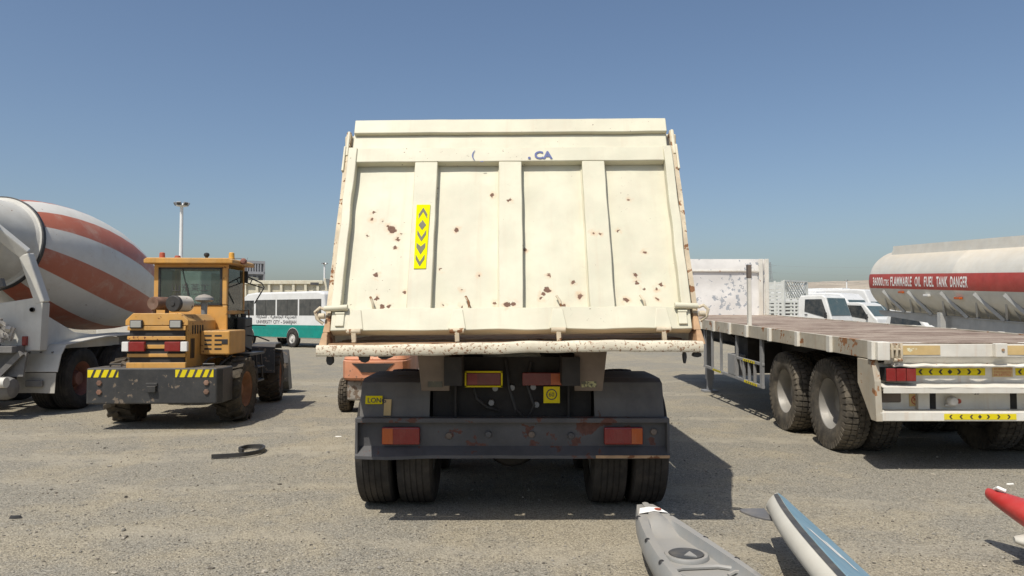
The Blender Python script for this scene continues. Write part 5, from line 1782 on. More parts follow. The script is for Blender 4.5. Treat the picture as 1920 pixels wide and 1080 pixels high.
bb.box(-2.4, -1.9, 12.45, 12.9, 0.95, 1.1)
bb.box(-2.38, -1.92, 12.38, 12.46, 1.05, 1.5)
bb.build('seat', 'black_plastic', fk, 0.03)

# ------------------------------------------------------------------ fuel tanker semi-trailer, right edge
KX = 12.0
NO = Vector((KX, 13.5, 0))
tk = thing('fuel_tanker', 'white fuel tank trailer with red lettered band at the right edge', 'tanker', NO)
SL = 0.047
tz = lambda y: 2.56 - SL * (23.0 - y)
Y0, Y1 = 13.2, 23.45
bb = MB()
LT = Y1 - Y0
n = 56
prof = [(0.001, 0.0), (0.45, 0.03), (0.75, 0.10), (0.88, 0.22), (0.92, 0.36), (0.92, 3.0), (0.924, 3.02), (0.924, 3.06), (0.92, 3.08), (0.92, 5.6), (0.924, 5.62), (0.924, 5.66), (0.92, 5.68), (0.92, LT - 0.34), (0.885, LT - 0.2), (0.78, LT - 0.09), (0.5, LT - 0.02), (0.001, LT)]
bb.lathe(prof, (0, 0, 0), (0, 0, 1), n)
tank = bb.build('tank', 'tank_white', tk, sharp=60)
tdir = Vector((0, 1, SL)).normalized()
Tm = Matrix((( -1, 0, 0, KX), (0, -tdir.z, tdir.y, Y0), (0, tdir.y, tdir.z, tz(Y0)), (0, 0, 0, 1)))
tank.matrix_local = Matrix.Translation(-NO) @ Tm
# in tank axes: +x is the left side (towards the yard), y up, z along


def shell(a, z, r):
    return Vector((r * math.cos(a), r * math.sin(a), z))


BH = 0.215
bb = MB()
za = [LT - 0.02 - 0.32 * (1 - math.cos(t)) if False else LT - 0.10 + 0.0 * t for t in (0,)]
zs = [0.3 + (LT - 0.66) * i / 60 for i in range(61)]
for s in (1, -1):
    m_ = 8
    vs, fs = [], []
    cols = zs + [LT - 0.30, LT - 0.22, LT - 0.14]
    rr = [0.9265] * len(zs) + [0.916, 0.896, 0.846]
    for z, r in zip(cols, rr):
        for k in range(m_ + 1):
            a = -BH / 0.92 + 2 * BH / 0.92 * k / m_
            p = shell(a, z, r)
            p.x *= s
            vs.append(p)
    for i in range(len(cols) - 1):
        for k in range(m_):
            a = i * (m_ + 1) + k
            q = (a, a + 1, a + m_ + 2, a + m_ + 1)
            fs.append(q[::-1] if s > 0 else q)
    bb.add(vs, fs, True)
bb.build('red_band', 'tank_red', tank, sharp=180)
zt0 = 22.9 - Y0
for (wd_, a0, aw, sz) in (('36000', 0.0, 0.60, 0.34), ('LTRS', 0.63, 0.33, 0.25), ('FLAMMABLE', 1.06, 1.16, 0.36), ('OIL', 2.38, 0.30, 0.36), ('FUEL', 2.84, 0.46, 0.36), ('TANK', 3.42, 0.50, 0.36), ('DANGER', 4.04, 0.72, 0.36)):
    letters('band_lettering', wd_, sz, 'print_white', tank, (0, 0, 0), (1, 0, 0), (0, 1, 0), wid=aw, bold=0.026, space=1.12,
            bend=lambda a, h: shell((h - 0.125) / 0.92, zt0 - a0 - a, 0.9315))
# walkway coaming along the top, manholes, vents
bb = MB()
for s in (-1, 1):
    bb.hexa([(s * 0.44, 0.76, 0.5), (s * 0.46, 0.76, 0.5), (s * 0.46, 0.76, LT - 0.72), (s * 0.44, 0.76, LT - 0.72), (s * 0.41, 1.06, 0.6), (s * 0.43, 1.06, 0.6), (s * 0.43, 1.06, LT - 0.82), (s * 0.41, 1.06, LT - 0.82)])
for z in (0.5, LT - 0.82):
    bb.box(-0.44, 0.44, 0.76, 1.06, z, z + 0.02)
bb.build('walkway_coaming', 'tank_white', tank)
for z in (2.0, 4.6, 7.2):
    bb = MB()
    bb.lathe([(0.30, -0.05), (0.30, 0.06), (0.28, 0.08), (0.001, 0.10)], (0, 0.90, z), (0, 1, 0), 20)
    bb.build('manhole', 'tanker_grey', tank)
bb = MB()
bb.cbox((0.30, 0.80, LT - 0.42), (0.10, 0.10, 0.12))
bb.build('lamp_block', 'tank_white', tank, 0.01)
W_ = lambda: MB(NO, lambda p: (p.x, p.y, p.z - SL * (23.0 - p.y)))
for s in (-1, 1):
    bb = W_()
    x = KX + s * 0.52
    bb.prism([(13.4, 1.12), (18.9, 1.12), (19.7, 1.18), (20.6, 1.42), (23.0, 1.50), (23.3, 1.56), (23.3, 1.64), (13.4, 1.64)], 'x', x - 0.03, x + 0.03)
    rl_ = bb.build('chassis_rail', 'tanker_grey', tk, 0.004)
    bb = W_()
    bb.box(x - 0.06, x + 0.06, 13.4, 23.3, 1.641, 1.66)
    bb.build('rail_flange', 'tanker_grey', rl_)
for k, y in enumerate((14.2, 15.5, 16.8, 17.9, 19.3, 20.9, 22.3)):
    for s in (-1, 1):
        bb = W_()
        bb.hexa([(KX + s * 0.55, y + 0.45, 1.66), (KX + s * 0.50, y + 0.45, 1.66), (KX + s * 0.50, y + 0.53, 1.66), (KX + s * 0.55, y + 0.53, 1.66),
                 (KX + s * 0.86, y, 2.22), (KX + s * 0.80, y, 2.30), (KX + s * 0.80, y + 0.08, 2.30), (KX + s * 0.86, y + 0.08, 2.22)])
        bb.bar((KX + s * 0.56, y - 0.55, 1.66), (KX + s * 0.90, y + 0.02, 2.28), 0.06, 0.08)
        bb.poly([(KX + s * 0.53, y + 0.04, 1.66), (KX + s * 0.86, y + 0.04, 2.26), (KX + s * 0.53, y + 0.04, 2.05)])
        bb.build('tank_saddle', 'tanker_grey', tk)
for (y, z, m_) in ((21.3, 2.12, 'lens_amber'), (20.0, 2.06, 'lens_white'), (18.6, 2.02, 'lens_amber')):
    bb = W_()
    bb.box(KX - 0.93, KX - 0.84, y - 0.12, y + 0.12, z + 0.1, z + 0.16)
    bb.build('marker_lamp', m_, tk, 0.01)
for s in (-1, 1):
    bb = W_()
    bb.box(KX + s * 0.75 - 0.07, KX + s * 0.75 + 0.07, 19.5, 19.65, 0.4, 1.75)
    bb.build('landing_leg', 'tanker_grey', tk)
    bb = MB(NO)
    bb.box(KX + s * 0.75 - 0.13, KX + s * 0.75 + 0.13, 19.4, 19.75, 0.0, 0.25)
    bb.build('leg_foot', 'tanker_grey', tk)
for y in (14.1, 15.45):
    for s in (-1, 1):
        add_wheel(tk, s * 1.02, y - 13.5, 0.522, s, ty_trl, rim_out)
        add_wheel(tk, s * 0.68, y - 13.5, 0.522, -s, ty_trl, rim_out)
    bb = MB(NO)
    bb.cyl((KX - 0.7, y, 0.52), (KX + 0.7, y, 0.52), 0.07, None, 12)
    bb.box(KX - 0.55, KX - 0.45, y - 0.3, y + 0.3, 0.55, 1.2)
    bb.box(KX + 0.45, KX + 0.55, y - 0.3, y + 0.3, 0.55, 1.2)
    bb.build('axle', 'underbody', tk)

# ------------------------------------------------------------------ generic far wheels
ty_bus = tyre_road(0.39, 0.22, 0.24).mesh('tyre', 'rubber')
rim_bus = rim_dish(0.235, 0.22, 0.022, 0.07, 6, 0.02).mesh('rim', 'rim_white')
ty_far = tyre_road(0.37, 0.2, 0.21).mesh('tyre', 'rubber')
rim_far = rim_dish(0.205, 0.2, 0.06, 0.06, 6, 0.02).mesh('rim', 'rim_grey')


def minibus(name, label, loc, rz, L=6.9, Wd=2.05, H=2.58, teal=False, rear_w=2.3, win=5, group=None, unit=True):
    """coach body: y forward, rear-left corner at the local origin's (-Wd/2, 0)"""
    o = thing(name, label, 'bus', loc, rz, group)
    h = Wd / 2
    bb = MB()
    bb.prism([(0.06, 0.42), (L - 0.02, 0.42), (L, 0.95), (L - 0.10, 1.35), (L - 0.62, 2.32), (L - 0.95, H - 0.06), (L - 1.6, H), (0.5, H), (0.12, H - 0.10), (0.0, 1.4), (0.0, 0.7)], 'x', -h, h)
    body = bb.build('body', 'bus_white', o, 0.09, 3)
    ar = [rear_w, L - 1.15]
    for s in (-1, 1):
        # side windows between body pillars
        y0, y1 = 0.22, L - 1.65
        w = (y1 - y0) / win
        for k in range(win):
            bb = MB()
            bb.box(*sorted((s * (h - 0.01), s * (h + 0.004))), y0 + k * w + 0.05, y0 + (k + 1) * w - 0.05, 1.47, 2.22)
            wn_ = bb.build('side_window', 'glass_bus', body, 0.004)
            bb = MB()
            bb.box(*sorted((s * (h + 0.002), s * (h + 0.008))), y0 + (k + 0.5) * w - 0.012, y0 + (k + 0.5) * w + 0.012, 1.48, 2.21)
            bb.build('window_bar', 'black_plastic', wn_)
        bb = MB()
        bb.prism([(L - 1.55, 1.47), (L - 0.28, 1.47), (L - 0.72, 2.2), (L - 1.55, 2.2)], 'x', s * (h - 0.01), s * (h + 0.004))
        bb.build('cab_window', 'glass_dark', body)
        if teal:
            bb = MB()
            e0 = 0.06
            segs = [e0, ar[0] - 0.46, ar[0] + 0.46, ar[1] - 0.46, ar[1] + 0.46, L - 0.05]
            x0, x1 = sorted((s * (h - 0.01), s * (h + 0.006)))
            for a, c in ((segs[0], segs[1]), (segs[2], segs[3]), (segs[4], segs[5])):
                bb.box(x0, x1, a, c, 0.46, 1.03)
            for yc in ar:
                nn_ = 12
                for i in range(nn_):
                    a0, a1 = math.pi * i / nn_, math.pi * (i + 1) / nn_
                    p0 = (yc - 0.46 * math.cos(a0), 0.46 + 0.46 * math.sin(a0))
                    p1 = (yc - 0.46 * math.cos(a1), 0.46 + 0.46 * math.sin(a1))
                    bb.hexa([(x0, p0[0], p0[1]), (x0, p1[0], p1[1]), (x0, p1[0], 1.03), (x0, p0[0], 1.03), (x1, p0[0], p0[1]), (x1, p1[0], p1[1]), (x1, p1[0], 1.03), (x1, p0[0], 1.03)])
            tp = bb.build('teal_panel', 'bus_teal', body)
            bb = MB()
            bb.box(*sorted((s * (h + 0.006), s * (h + 0.012))), segs[0], segs[1], 0.86, 0.885)
            bb.box(*sorted((s * (h + 0.006), s * (h + 0.012))), segs[2], segs[3], 0.86, 0.885)
            bb.build('trim_line', 'bus_teal', tp)
        for yc in ar:
            bb = MB()
            bb.lathe([(0.001, 0.0), (0.45, 0.0), (0.45, 0.004)], (s * (h + 0.003), yc, 0.44), (s, 0, 0), 28)
            bb.build('wheel_arch', 'underbody', body)
            add_wheel(o, s * (h - 0.055), yc, 0.388, s, ty_bus, rim_bus)
    bb = MB()
    bb.hexa([(-h + 0.1, L - 0.095, 1.38), (h - 0.1, L - 0.095, 1.38), (h - 0.1, L - 0.14, 1.38), (-h + 0.1, L - 0.14, 1.38), (-h + 0.16, L - 0.60, 2.30), (h - 0.16, L - 0.60, 2.30), (h - 0.16, L - 0.66, 2.30), (-h + 0.16, L - 0.66, 2.30)])
    bb.build('windscreen', 'glass_teal', body)
    bb = MB()
    bb.box(-h + 0.22, h - 0.22, -0.0, 0.055, 1.47, 2.25, Matrix.Translation((0, 0.01, 0)))
    bb.build('rear_window', 'glass_dark', body)
    bb = MB()
    bb.box(-h + 0.05, h - 0.05, -0.07, 0.05, 0.42, 0.66)
    bb.box(-h + 0.05, h - 0.05, L - 0.04, L + 0.08, 0.42, 0.70)
    bb.build('bumper', 'bus_teal' if teal else 'bus_white', body, 0.03)
    for s in (-1, 1):
        bb = MB()
        bb.box(s * (h - 0.16) - 0.07, s * (h - 0.16) + 0.07, -0.02, 0.02, 0.80, 1.25)
        bb.build('tail_light', 'lens_red', body, 0.01)
        bb = MB()
        bb.box(s * (h - 0.28) - 0.14, s * (h - 0.28) + 0.14, L - 0.03, L + 0.015, 0.80, 1.0)
        bb.build('headlight', 'lens_white', body, 0.01)
    if unit:
        bb = MB()
        bb.box(-0.55, 0.55, L * 0.35, L * 0.62, H - 0.02, H + 0.10)
        bb.build('roof_unit', 'bus_white', body, 0.05)
    return o, body


hb_ = Vector((-0.80, 0.60, 0))
rc = Vector((-8.3, 33.2, 0))
rightv = Vector((0.60, 0.80, 0))
ctr = rc + rightv * 1.025
bus, bbody = minibus('minibus', 'white and green minibus lettered University City, behind the orange loader', ctr, math.atan2(0.80, 0.60), teal=True, win=3, unit=False)
# lettering on the left side: reads from the front of the bus to its rear
side = lambda y, z: Vector((-1.025 - 0.0085, y, z))
for (wd_, y, w) in (('UNIVERSITY', 5.12, 1.24), ('CITY', 3.78, 0.50), ('-', 3.20, 0.10), ('SHARJAH', 3.02, 0.98)):
    letters('side_lettering', wd_, 0.23, 'print_dark', bbody, side(y, 1.09), (0, -1, 0), (0, 0, 1), wid=w, bold=0.012, thick=0.0)
for (wd_, y, w) in (('\uFE8D\uFEDF\uFEB8\uFE8E\uFEAD\uFED7\uFE94', 5.12, 0.82), ('.', 4.18, 0.05), ('\uFE8D\uFEDF\uFEA0\uFE8E\uFEE3\uFECC\uFEF4\uFE94', 4.00, 0.98), ('\uFE8D\uFEDF\uFEE4\uFEAA\uFEF3\uFEE8\uFE94', 2.90, 0.86)):
    letters('side_lettering', wd_[::-1], 0.25, 'print_dark', bbody, side(y, 1.345), (0, -1, 0), (0, 0, 1), wid=w, bold=0.012, thick=0.0)

# ------------------------------------------------------------------ cream tipper body behind the minibus
t2 = thing('tipper_truck', 'far cream tipper truck whose ribbed body rises behind the white and green minibus', 'dump truck', (-14.75, 50.0, 0), RAD(88))
# y forward = to the left in the picture; x right = away from the viewer
bb = MB()
bb.box(-1.22, 1.22, -2.35, 2.75, 1.45, 1.6)
flo = bb.build('body_floor', 'body_cream', t2)
for s in (-1, 1):
    bb = MB()
    bb.prism([(-2.9, 2.0), (-2.45, 1.5), (2.75, 1.5), (2.75, 3.66), (-2.55, 3.66)], 'x', s * 1.20, s * 1.24)
    w = bb.build('side_wall', 'body_cream', t2)
    bb = MB()
    bb.box(*sorted((s * 1.20, s * 1.46)), -2.5, 2.78, 3.48, 3.72)
    bb.build('top_rail', 'body_cream', w, 0.02)
    for k in range(7):
        y = -2.3 + k * 0.80
        bb = MB()
        bb.hexa([(s * 1.24, y, 1.5), (s * 1.24, y + 0.16, 1.5), (s * 1.42, y + 0.16, 1.5), (s * 1.42, y, 1.5), (s * 1.24, y + 0.06, 3.48), (s * 1.24, y + 0.22, 3.48), (s * 1.42, y + 0.22, 3.48), (s * 1.42, y + 0.06, 3.48)] if s > 0 else
                [(s * 1.42, y, 1.5), (s * 1.42, y + 0.16, 1.5), (s * 1.24, y + 0.16, 1.5), (s * 1.24, y, 1.5), (s * 1.42, y + 0.06, 3.48), (s * 1.42, y + 0.22, 3.48), (s * 1.24, y + 0.22, 3.48), (s * 1.24, y + 0.06, 3.48)])
        bb.build('wall_rib', 'body_cream', w)
bb = MB()
bb.prism([(2.76, 1.5), (2.92, 1.5), (2.98, 3.7), (2.86, 3.98), (2.76, 4.04)], 'x', -1.30, 1.30)
bb.build('front_wall', 'body_cream', t2, 0.02)
bb = MB()
bb.hexa([(-1.24, -2.98, 2.0), (1.24, -2.98, 2.0), (1.24, -2.86, 2.0), (-1.24, -2.86, 2.0), (-1.24, -2.62, 3.86), (1.24, -2.62, 3.86), (1.24, -2.50, 3.86), (-1.24, -2.50, 3.86)])
bb.build('tailgate', 'body_cream', t2, 0.02)
bb = MB()
bb.lathe([(0.001, 0.35), (0.15, 0.33), (0.28, 0.22), (0.38, 0.0)], (0.2, 0.45, 3.42), (0, 0, 1), 16)
bb.build('tarp_roll', 'body_cream', t2)
bb = MB()
bb.box(-1.468, -1.461, -2.25, -1.7, 3.42, 3.58)
bb.build('side_plate', 'print_dark', t2)
for s in (-1, 1):
    bb = MB()
    bb.box(s * 0.42 - 0.05, s * 0.42 + 0.05, -2.4, 5.0, 1.0, 1.3)
    bb.build('chassis_rail', 'underbody', t2)
    for y in (-1.4, -0.05, 3.9):
        add_wheel(t2, s * 1.05, y, 0.497, s, ty_tip, rim_in)
bb = MB()
bb.prism([(3.15, 0.9), (5.0, 0.75), (5.05, 1.6), (4.85, 2.75), (4.6, 2.95), (3.15, 2.95)], 'x', -1.2, 1.2)
c2 = bb.build('cab', 'vehicle_white', t2, 0.06, 3)
bb = MB()
bb.prism([(3.8, 1.75), (4.85, 1.75), (4.7, 2.6), (3.8, 2.6)], 'x', -1.199, -1.207)
bb.build('side_window', 'glass_dark', c2)

# ------------------------------------------------------------------ grey building with fins, far left
bl_ = thing('office_building', 'grey building with fins under its roof edge and a window grid, right of loader cab', 'building', at(427, 588, 150) * Vector((1, 1, 0)), RAD(36))
# local x runs along the visible front, away to the right; y into the depth
BW, BHH = 7.4, 12.4
bb = MB()
bb.box(0, BW, 0.35, 9, 0, BHH - 0.2)
bw = bb.build('wall', 'building_grey', bl_)
bb = MB()
bb.box(-1.1, 0.0, 0.1, 9, 0, BHH - 0.8)
bb.build('stair_tower', 'building_pale', bl_)
bb = MB()
bb.box(-0.02, BW, -0.05, 0.34, BHH - 0.55, BHH)
bb.box(-0.02, BW, -0.05, 0.34, BHH - 2.75, BHH - 2.2)
bb.box(-0.02, 0.3, -0.05, 0.34, 0, BHH - 0.55)
bb.box(BW - 0.3, BW, -0.05, 0.34, 0, BHH - 0.55)
bb.build('facade_frame', 'building_pale', bl_)
for k in range(12):
    bb = MB()
    x = 0.62 + k * (BW - 1.0) / 12
    bb.box(x - 0.13, x + 0.13, -0.02, 0.33, BHH - 2.2, BHH - 0.55)
    bb.build('fin', 'building_pale', bl_)
for r in range(5):
    z1 = BHH - 2.95 - r * 1.9
    for c in range(6):
        x = 0.45 + c * (BW - 0.75) / 6
        bb = MB()
        bb.box(x, x + 0.92, 0.22, 0.345, z1 - 1.6, z1)
        f_ = bb.build('window', 'building_pale', bl_)
        bb = MB()
        bb.box(x + 0.07, x + 0.85, 0.20, 0.221, z1 - 1.53, z1 - 0.07)
        bb.build('pane', 'glass_bus', f_)
bb = MB()
bb.tube([(0.5, 2, BHH - 0.2), (0.5, 2, BHH + 0.5), (3.2, 2, BHH + 0.5)], 0.09, 6)
bb.tube([(3.2, 2, BHH + 0.5), (4.3, 2, BHH + 0.2), (4.4, 2, BHH + 0.7)], 0.07, 6)
bb.build('roof_davit', 'galvanised', bl_)


# ------------------------------------------------------------------ floodlight masts
def mast(label, loc, H, r, lamps, heads=True):
    o = thing('floodlight_mast', label, 'light mast', loc, 0, 'floodlight masts')
    bb = MB()
    bb.lathe([(r * 1.5, 0), (r, H * 0.3), (r * 0.75, H), (0.001, H)], (0, 0, 0), (0, 0, 1), 14)
    bb.build('pole', 'mast_white', o)
    bb = MB()
    bb.lathe([(0.15, -0.10), (0.52, -0.04), (0.52, 0.03), (0.15, 0.06)], (0, 0, H), (0, 0, 1), 18, True)
    bb.build('head_ring', 'mast_white', o)
    for k in range(lamps):
        a = -1.57 + 6.2832 * k / lamps
        bb = MB()
        M = Matrix.Translation((0.58 * math.cos(a), 0.58 * math.sin(a), H + 0.16)) @ Matrix.Rotation(a + 1.57, 4, 'Z') @ Matrix.Rotation(RAD(30), 4, 'X')
        bb.box(-0.22, 0.22, -0.08, 0.08, -0.17, 0.17, M)
        lh = bb.build('floodlight', 'galvanised', o, 0.03)
        bb = MB()
        bb.box(-0.18, 0.18, -0.092, -0.081, -0.13, 0.13, M)
        bb.build('lamp_glass', 'glass_bus', lh)
    return o


mast('tall white floodlight mast rising above the orange loader cab', at(338, 588, 72) * Vector((1, 1, 0)), 1.56 + 203 * 72 / 1400, 0.20, 6)
mast('distant white floodlight mast just left of the big tailgate', at(608, 588, 170) * Vector((1, 1, 0)), 1.56 + 93 * 170 / 1400, 0.26, 4)
mast('thin distant floodlight mast above the parked white cabs', at(1588, 588, 300) * Vector((1, 1, 0)), 1.56 + 62 * 300 / 1400, 0.32, 4)

# ------------------------------------------------------------------ pylon and wires, far right
py_ = thing('power_pylon', 'faint lattice power pylon standing behind the white headboard', 'pylon', at(1443, 588, 420) * Vector((1, 1, 0)))
HP = 30.5
bb = MB()
wd = lambda z: 3.2 * (1 - z / HP) ** 1.2 + 0.55
for sx in (-1, 1):
    for sy_ in (-1, 1):
        bb.tube([(sx * wd(z), sy_ * wd(z), z) for z in (0, 8, 16, 23, HP)], 0.13, 5)
bb.build('tower_leg', 'galvanised', py_)
bb = MB()
zs_ = [0, 6, 11, 15, 18.5, 21.5, 24.5, 27.5, HP]
for z0, z1 in zip(zs_, zs_[1:]):
    for f in (-1, 1):
        bb.tube([(-wd(z0), f * wd(z0), z0), (wd(z1), f * wd(z1), z1)], 0.07, 4)
        bb.tube([(wd(z0), f * wd(z0), z0), (-wd(z1), f * wd(z1), z1)], 0.07, 4)
bb.build('lattice', 'galvanised', py_)
for z in (20.5, 24.5, 28.5):
    bb = MB()
    for s in (-1, 1):
        bb.tube([(0, 0, z + 0.9), (s * 4.2, 0, z), (0, 0, z - 0.3)], 0.09, 5)
    bb.build('cross_arm', 'galvanised', py_)
wire_end = Vector((420, 520, 0))
for i, z in enumerate((20.5, 24.5, 28.5)):
    p0 = py_.location + Vector((4.2, 0, z))
    p1 = Vector((300, 380, 27.0 + i * 5.0))
    bb = MB(p0)
    bb.tube([p0.lerp(p1, k / 16) - Vector((0, 0, 5.0 * 4 * (k / 16) * (1 - k / 16))) for k in range(17)], 0.05, 4)
    o = bb.build('power_line', 'galvanised')
    o.location = p0
    tag(o, ['lowest', 'middle', 'highest'][i] + ' of three thin power lines strung from the pylon to the right', 'power line', 'power lines')


# ------------------------------------------------------------------ white trucks parked beyond the trailer
def small_cab(o, prof, h, win, screen, col='vehicle_white', grille=True, arch=None):
    bb = MB(xf=lambda p: (p.x * (1 - 0.06 * max(0.0, p.z - 1.25)), p.y, p.z))
    bb.prism(prof, 'x', -h, h)
    c = bb.build('cab', col, o, 0.05, 3)
    for s in (-1, 1):
        bb = MB(xf=lambda p: (p.x * (1 - 0.06 * max(0.0, p.z - 1.25)), p.y, p.z))
        bb.prism(win, 'x', s * (h - 0.01), s * (h + 0.006))
        bb.build('side_window', 'glass_dark', c)
        bb = MB()
        ym, zm = win[1][0] - 0.02, win[1][1]
        bb.cbox((s * (h + 0.14), ym + 0.08, zm + 0.10), (0.16, 0.06, 0.26))
        bb.bar((s * h, ym + 0.05, zm + 0.05), (s * (h + 0.14), ym + 0.08, zm + 0.02), 0.025, 0.025)
        bb.build('mirror', 'black_plastic', c, 0.01)
        bb = MB()
        bb.box(*sorted((s * (h + 0.0), s * (h + 0.012))), win[0][0] + 0.02, win[0][0] + 0.16, win[0][1] - 0.16, win[0][1] - 0.12)
        bb.build('door_handle', 'black_plastic', c)
        if arch:
            bb = MB()
            bb.lathe([(0.001, 0.0), (arch[2], 0.0), (arch[2], 0.005)], (s * h, arch[0], arch[1]), (s, 0, 0), 24)
            bb.build('wheel_arch', 'underbody', c)
            bb = MB()
            n_ = 14
            pts = [(arch[0] - (arch[2] + 0.03) * math.cos(math.pi * k / n_), arch[1] + (arch[2] + 0.03) * math.sin(math.pi * k / n_)) for k in range(n_ + 1)]
            bb.strip(pts, 'x', *sorted((s * (h - 0.01), s * (h + 0.04))), 0.05)
            bb.build('arch_trim', col, c)
    (ya, za_), (yb, zb_) = screen
    k0, k1 = 1 - 0.06 * max(0, za_ - 1.25), 1 - 0.06 * max(0, zb_ - 1.25)
    bb = MB()
    hw0, hw1 = (h - 0.09) * k0, (h - 0.11) * k1
    bb.hexa([(-hw0, ya + 0.012, za_), (hw0, ya + 0.012, za_), (hw0, ya - 0.03, za_), (-hw0, ya - 0.03, za_), (-hw1, yb + 0.012, zb_), (hw1, yb + 0.012, zb_), (hw1, yb - 0.03, zb_), (-hw1, yb - 0.03, zb_)])
    bb.build('windscreen', 'glass_teal', c)
    yf = max(p[0] for p in prof)
    if grille:
        bb = MB()
        bb.box(-h + 0.35, h - 0.35, yf - 0.03, yf + 0.008, 0.93, 0.98)
        bb.box(-h + 0.35, h - 0.35, yf - 0.03, yf + 0.008, 0.80, 0.88)
        bb.build('grille', 'black_plastic', c)
        for s in (-1, 1):
            bb = MB()
            bb.box(s * (h - 0.19) - 0.13, s * (h - 0.19) + 0.13, yf - 0.08, yf + 0.012, 0.78, 0.97)
            bb.build('headlight', 'lens_white', c, 0.01)
    bb = MB()
    bb.box(-h, h, yf - 0.15, yf + 0.07, 0.42, 0.72)
    bb.build('front_bumper', col, c, 0.03)
    return c


HD = math.atan2(-0.609, -0.794)


def place(front, d, yfront, rz=HD):
    """root location so that the nose (0, yfront) stands at the given ground point"""
    f = Vector((front[0], front[1], 0))
    return f - Vector((-math.sin(rz), math.cos(rz), 0)) * yfront


p = at(1580, 588, 34.0)
cage = thing('cage_truck', 'white light truck with lattice cargo cage, beyond the trailer headboard', 'truck', place(p, 0, 1.7), HD)
cprof = [(0.0, 0.62), (1.62, 0.62), (1.72, 0.80), (1.70, 1.25), (1.62, 1.48), (1.36, 2.30), (1.2, 2.40), (0.12, 2.40), (0.0, 2.2)]
small_cab(cage, cprof, 0.92, [(0.34, 1.66), (1.40, 1.38), (1.46, 1.46), (1.18, 2.22), (0.36, 2.22)], ((1.63, 1.48), (1.38, 2.27)), arch=(0.82, 0.42, 0.50))
bb = MB()
bb.box(-0.4, 0.4, -4.3, 1.3, 0.62, 0.80)
bb.build('chassis', 'underbody', cage)
bb = MB()
bb.box(-1.0, 1.0, -4.4, -0.15, 0.95, 1.10)
bb.build('cargo_floor', 'cage_white', cage, 0.01)
for s in (-1, 1):
    bb = MB()
    bb.box(*sorted((s * 0.96, s * 1.0)), -4.4, -0.15, 1.101, 1.46)
    dp = bb.build('drop_side', 'cage_white', cage, 0.008)
    for k in range(9):
        bb = MB()
        z = 1.62 + k * 0.175
        bb.box(*sorted((s * 0.965, s * 0.985)), -4.4, -0.75, z - 0.045, z + 0.045)
        bb.build('cage_slat', 'cage_white', dp)
    for k in range(10):
        bb = MB()
        y = -4.36 + k * 0.398
        bb.box(*sorted((s * 0.986, s * 1.0)), y, y + 0.11, 1.46, 3.12)
        bb.build('cage_upright', 'cage_white', dp)
for s in (-1, 1):
    for y in (-0.64, -4.41):
        bb = MB()
        bb.box(s * 0.98 - 0.03, s * 0.98 + 0.03, y - 0.04, y + 0.04, 1.1, 3.07)
        bb.build('cage_post', 'cage_white', cage)
bb = MB()
bb.box(-0.98, 0.98, -0.68, -0.60, 3.08, 3.15)
bb.build('cage_rail', 'cage_white', cage)
for k in range(9):
    for q in (-1, 1):
        bb = MB()
        x = -0.95 + 0.211 * k
        bb.bar((x, -0.64 + 0.01 * q, 2.30), (max(-0.95, min(0.95, x + q * 0.75)), -0.64 + 0.01 * q, 3.08), 0.018, 0.05, (0, 1, 0))
        bb.build('lattice_bar', 'cage_white', cage)
for (y, dbl) in ((0.82, 0), (-2.9, 1)):
    for s in (-1, 1):
        add_wheel(cage, s * 0.84, y, 0.368, s, ty_far, rim_far)
p = at(1664, 588, 36.0)
kt = thing('light_truck', 'white rounded-cab light truck between the cage truck and the tanker', 'truck', place(p, 0, 1.95), HD)
kprof = [(0.0, 0.60), (1.75, 0.52), (1.93, 0.70), (1.95, 1.0), (1.86, 1.28), (1.70, 1.42), (1.22, 2.02), (0.95, 2.11), (0.18, 2.11), (0.02, 1.92)]
small_cab(kt, kprof, 0.87, [(0.20, 1.50), (1.36, 1.30), (1.44, 1.38), (1.08, 1.95), (0.24, 1.98)], ((1.69, 1.44), (1.23, 1.99)), arch=(1.05, 0.40, 0.48))
bb = MB()
bb.box(-0.95, 0.95, -3.4, -0.15, 0.80, 0.92)
bb.box(-0.95, 0.95, -0.2, -0.15, 0.92, 1.6)
bb.build('cargo_bed', 'cage_white', kt, 0.01)
for s in (-1, 1):
    bb = MB()
    bb.box(*sorted((s * 0.92, s * 0.95)), -3.4, -0.2, 0.92, 1.28)
    bb.build('bed_side', 'cage_white', kt, 0.006)
    for y in (1.05, -2.2):
        add_wheel(kt, s * 0.80, y, 0.368, s, ty_far, rim_far)
fr2 = at(1626, 588, 40.0)
minibus('minibus', 'white minibus showing its windows behind the two light trucks', place(fr2, 0, 6.9), HD, H=2.70, group='white minibuses beyond the trailer')
fr3 = at(1664, 588, 46.0)
minibus('minibus', 'higher-roofed white minibus half hidden by the fuel tank end', place(fr3, 0, 6.9), HD, H=3.1, group='white minibuses beyond the trailer')
# small tank with a faded stripe behind them
p = at(1556, 588, 52.0)
wt = thing('water_tanker', 'far white tank truck with a faded red stripe above the cab roofs', 'tanker', place(p, 0, 0.0), HD)
bb = MB()
bb.lathe([(0.001, 0), (0.6, 0.05), (0.78, 0.2), (0.8, 0.5), (0.8, 4.0), (0.78, 4.3), (0.6, 4.45), (0.001, 4.5)], (0, -4.6, 2.55), (0, 1, 0), 28)
tb = bb.build('tank', 'vehicle_white', wt)
bb = MB()
for s in (-1, 1):
    vs = []
    for k in range(7):
        a = -0.20 + 0.42 * k / 6
        for y in (-4.1, -0.5):
            vs.append((s * 0.806 * math.cos(a), y, 2.55 + 0.806 * math.sin(a)))
    bb.add(vs, [(2 * k, 2 * k + 1, 2 * k + 3, 2 * k + 2) for k in range(6)])
bb.build('faded_stripe', 'fork_orange', tb)
bb = MB()
bb.box(-0.45, 0.45, -4.6, 2.2, 0.9, 1.75)
bb.build('chassis', 'underbody', wt)
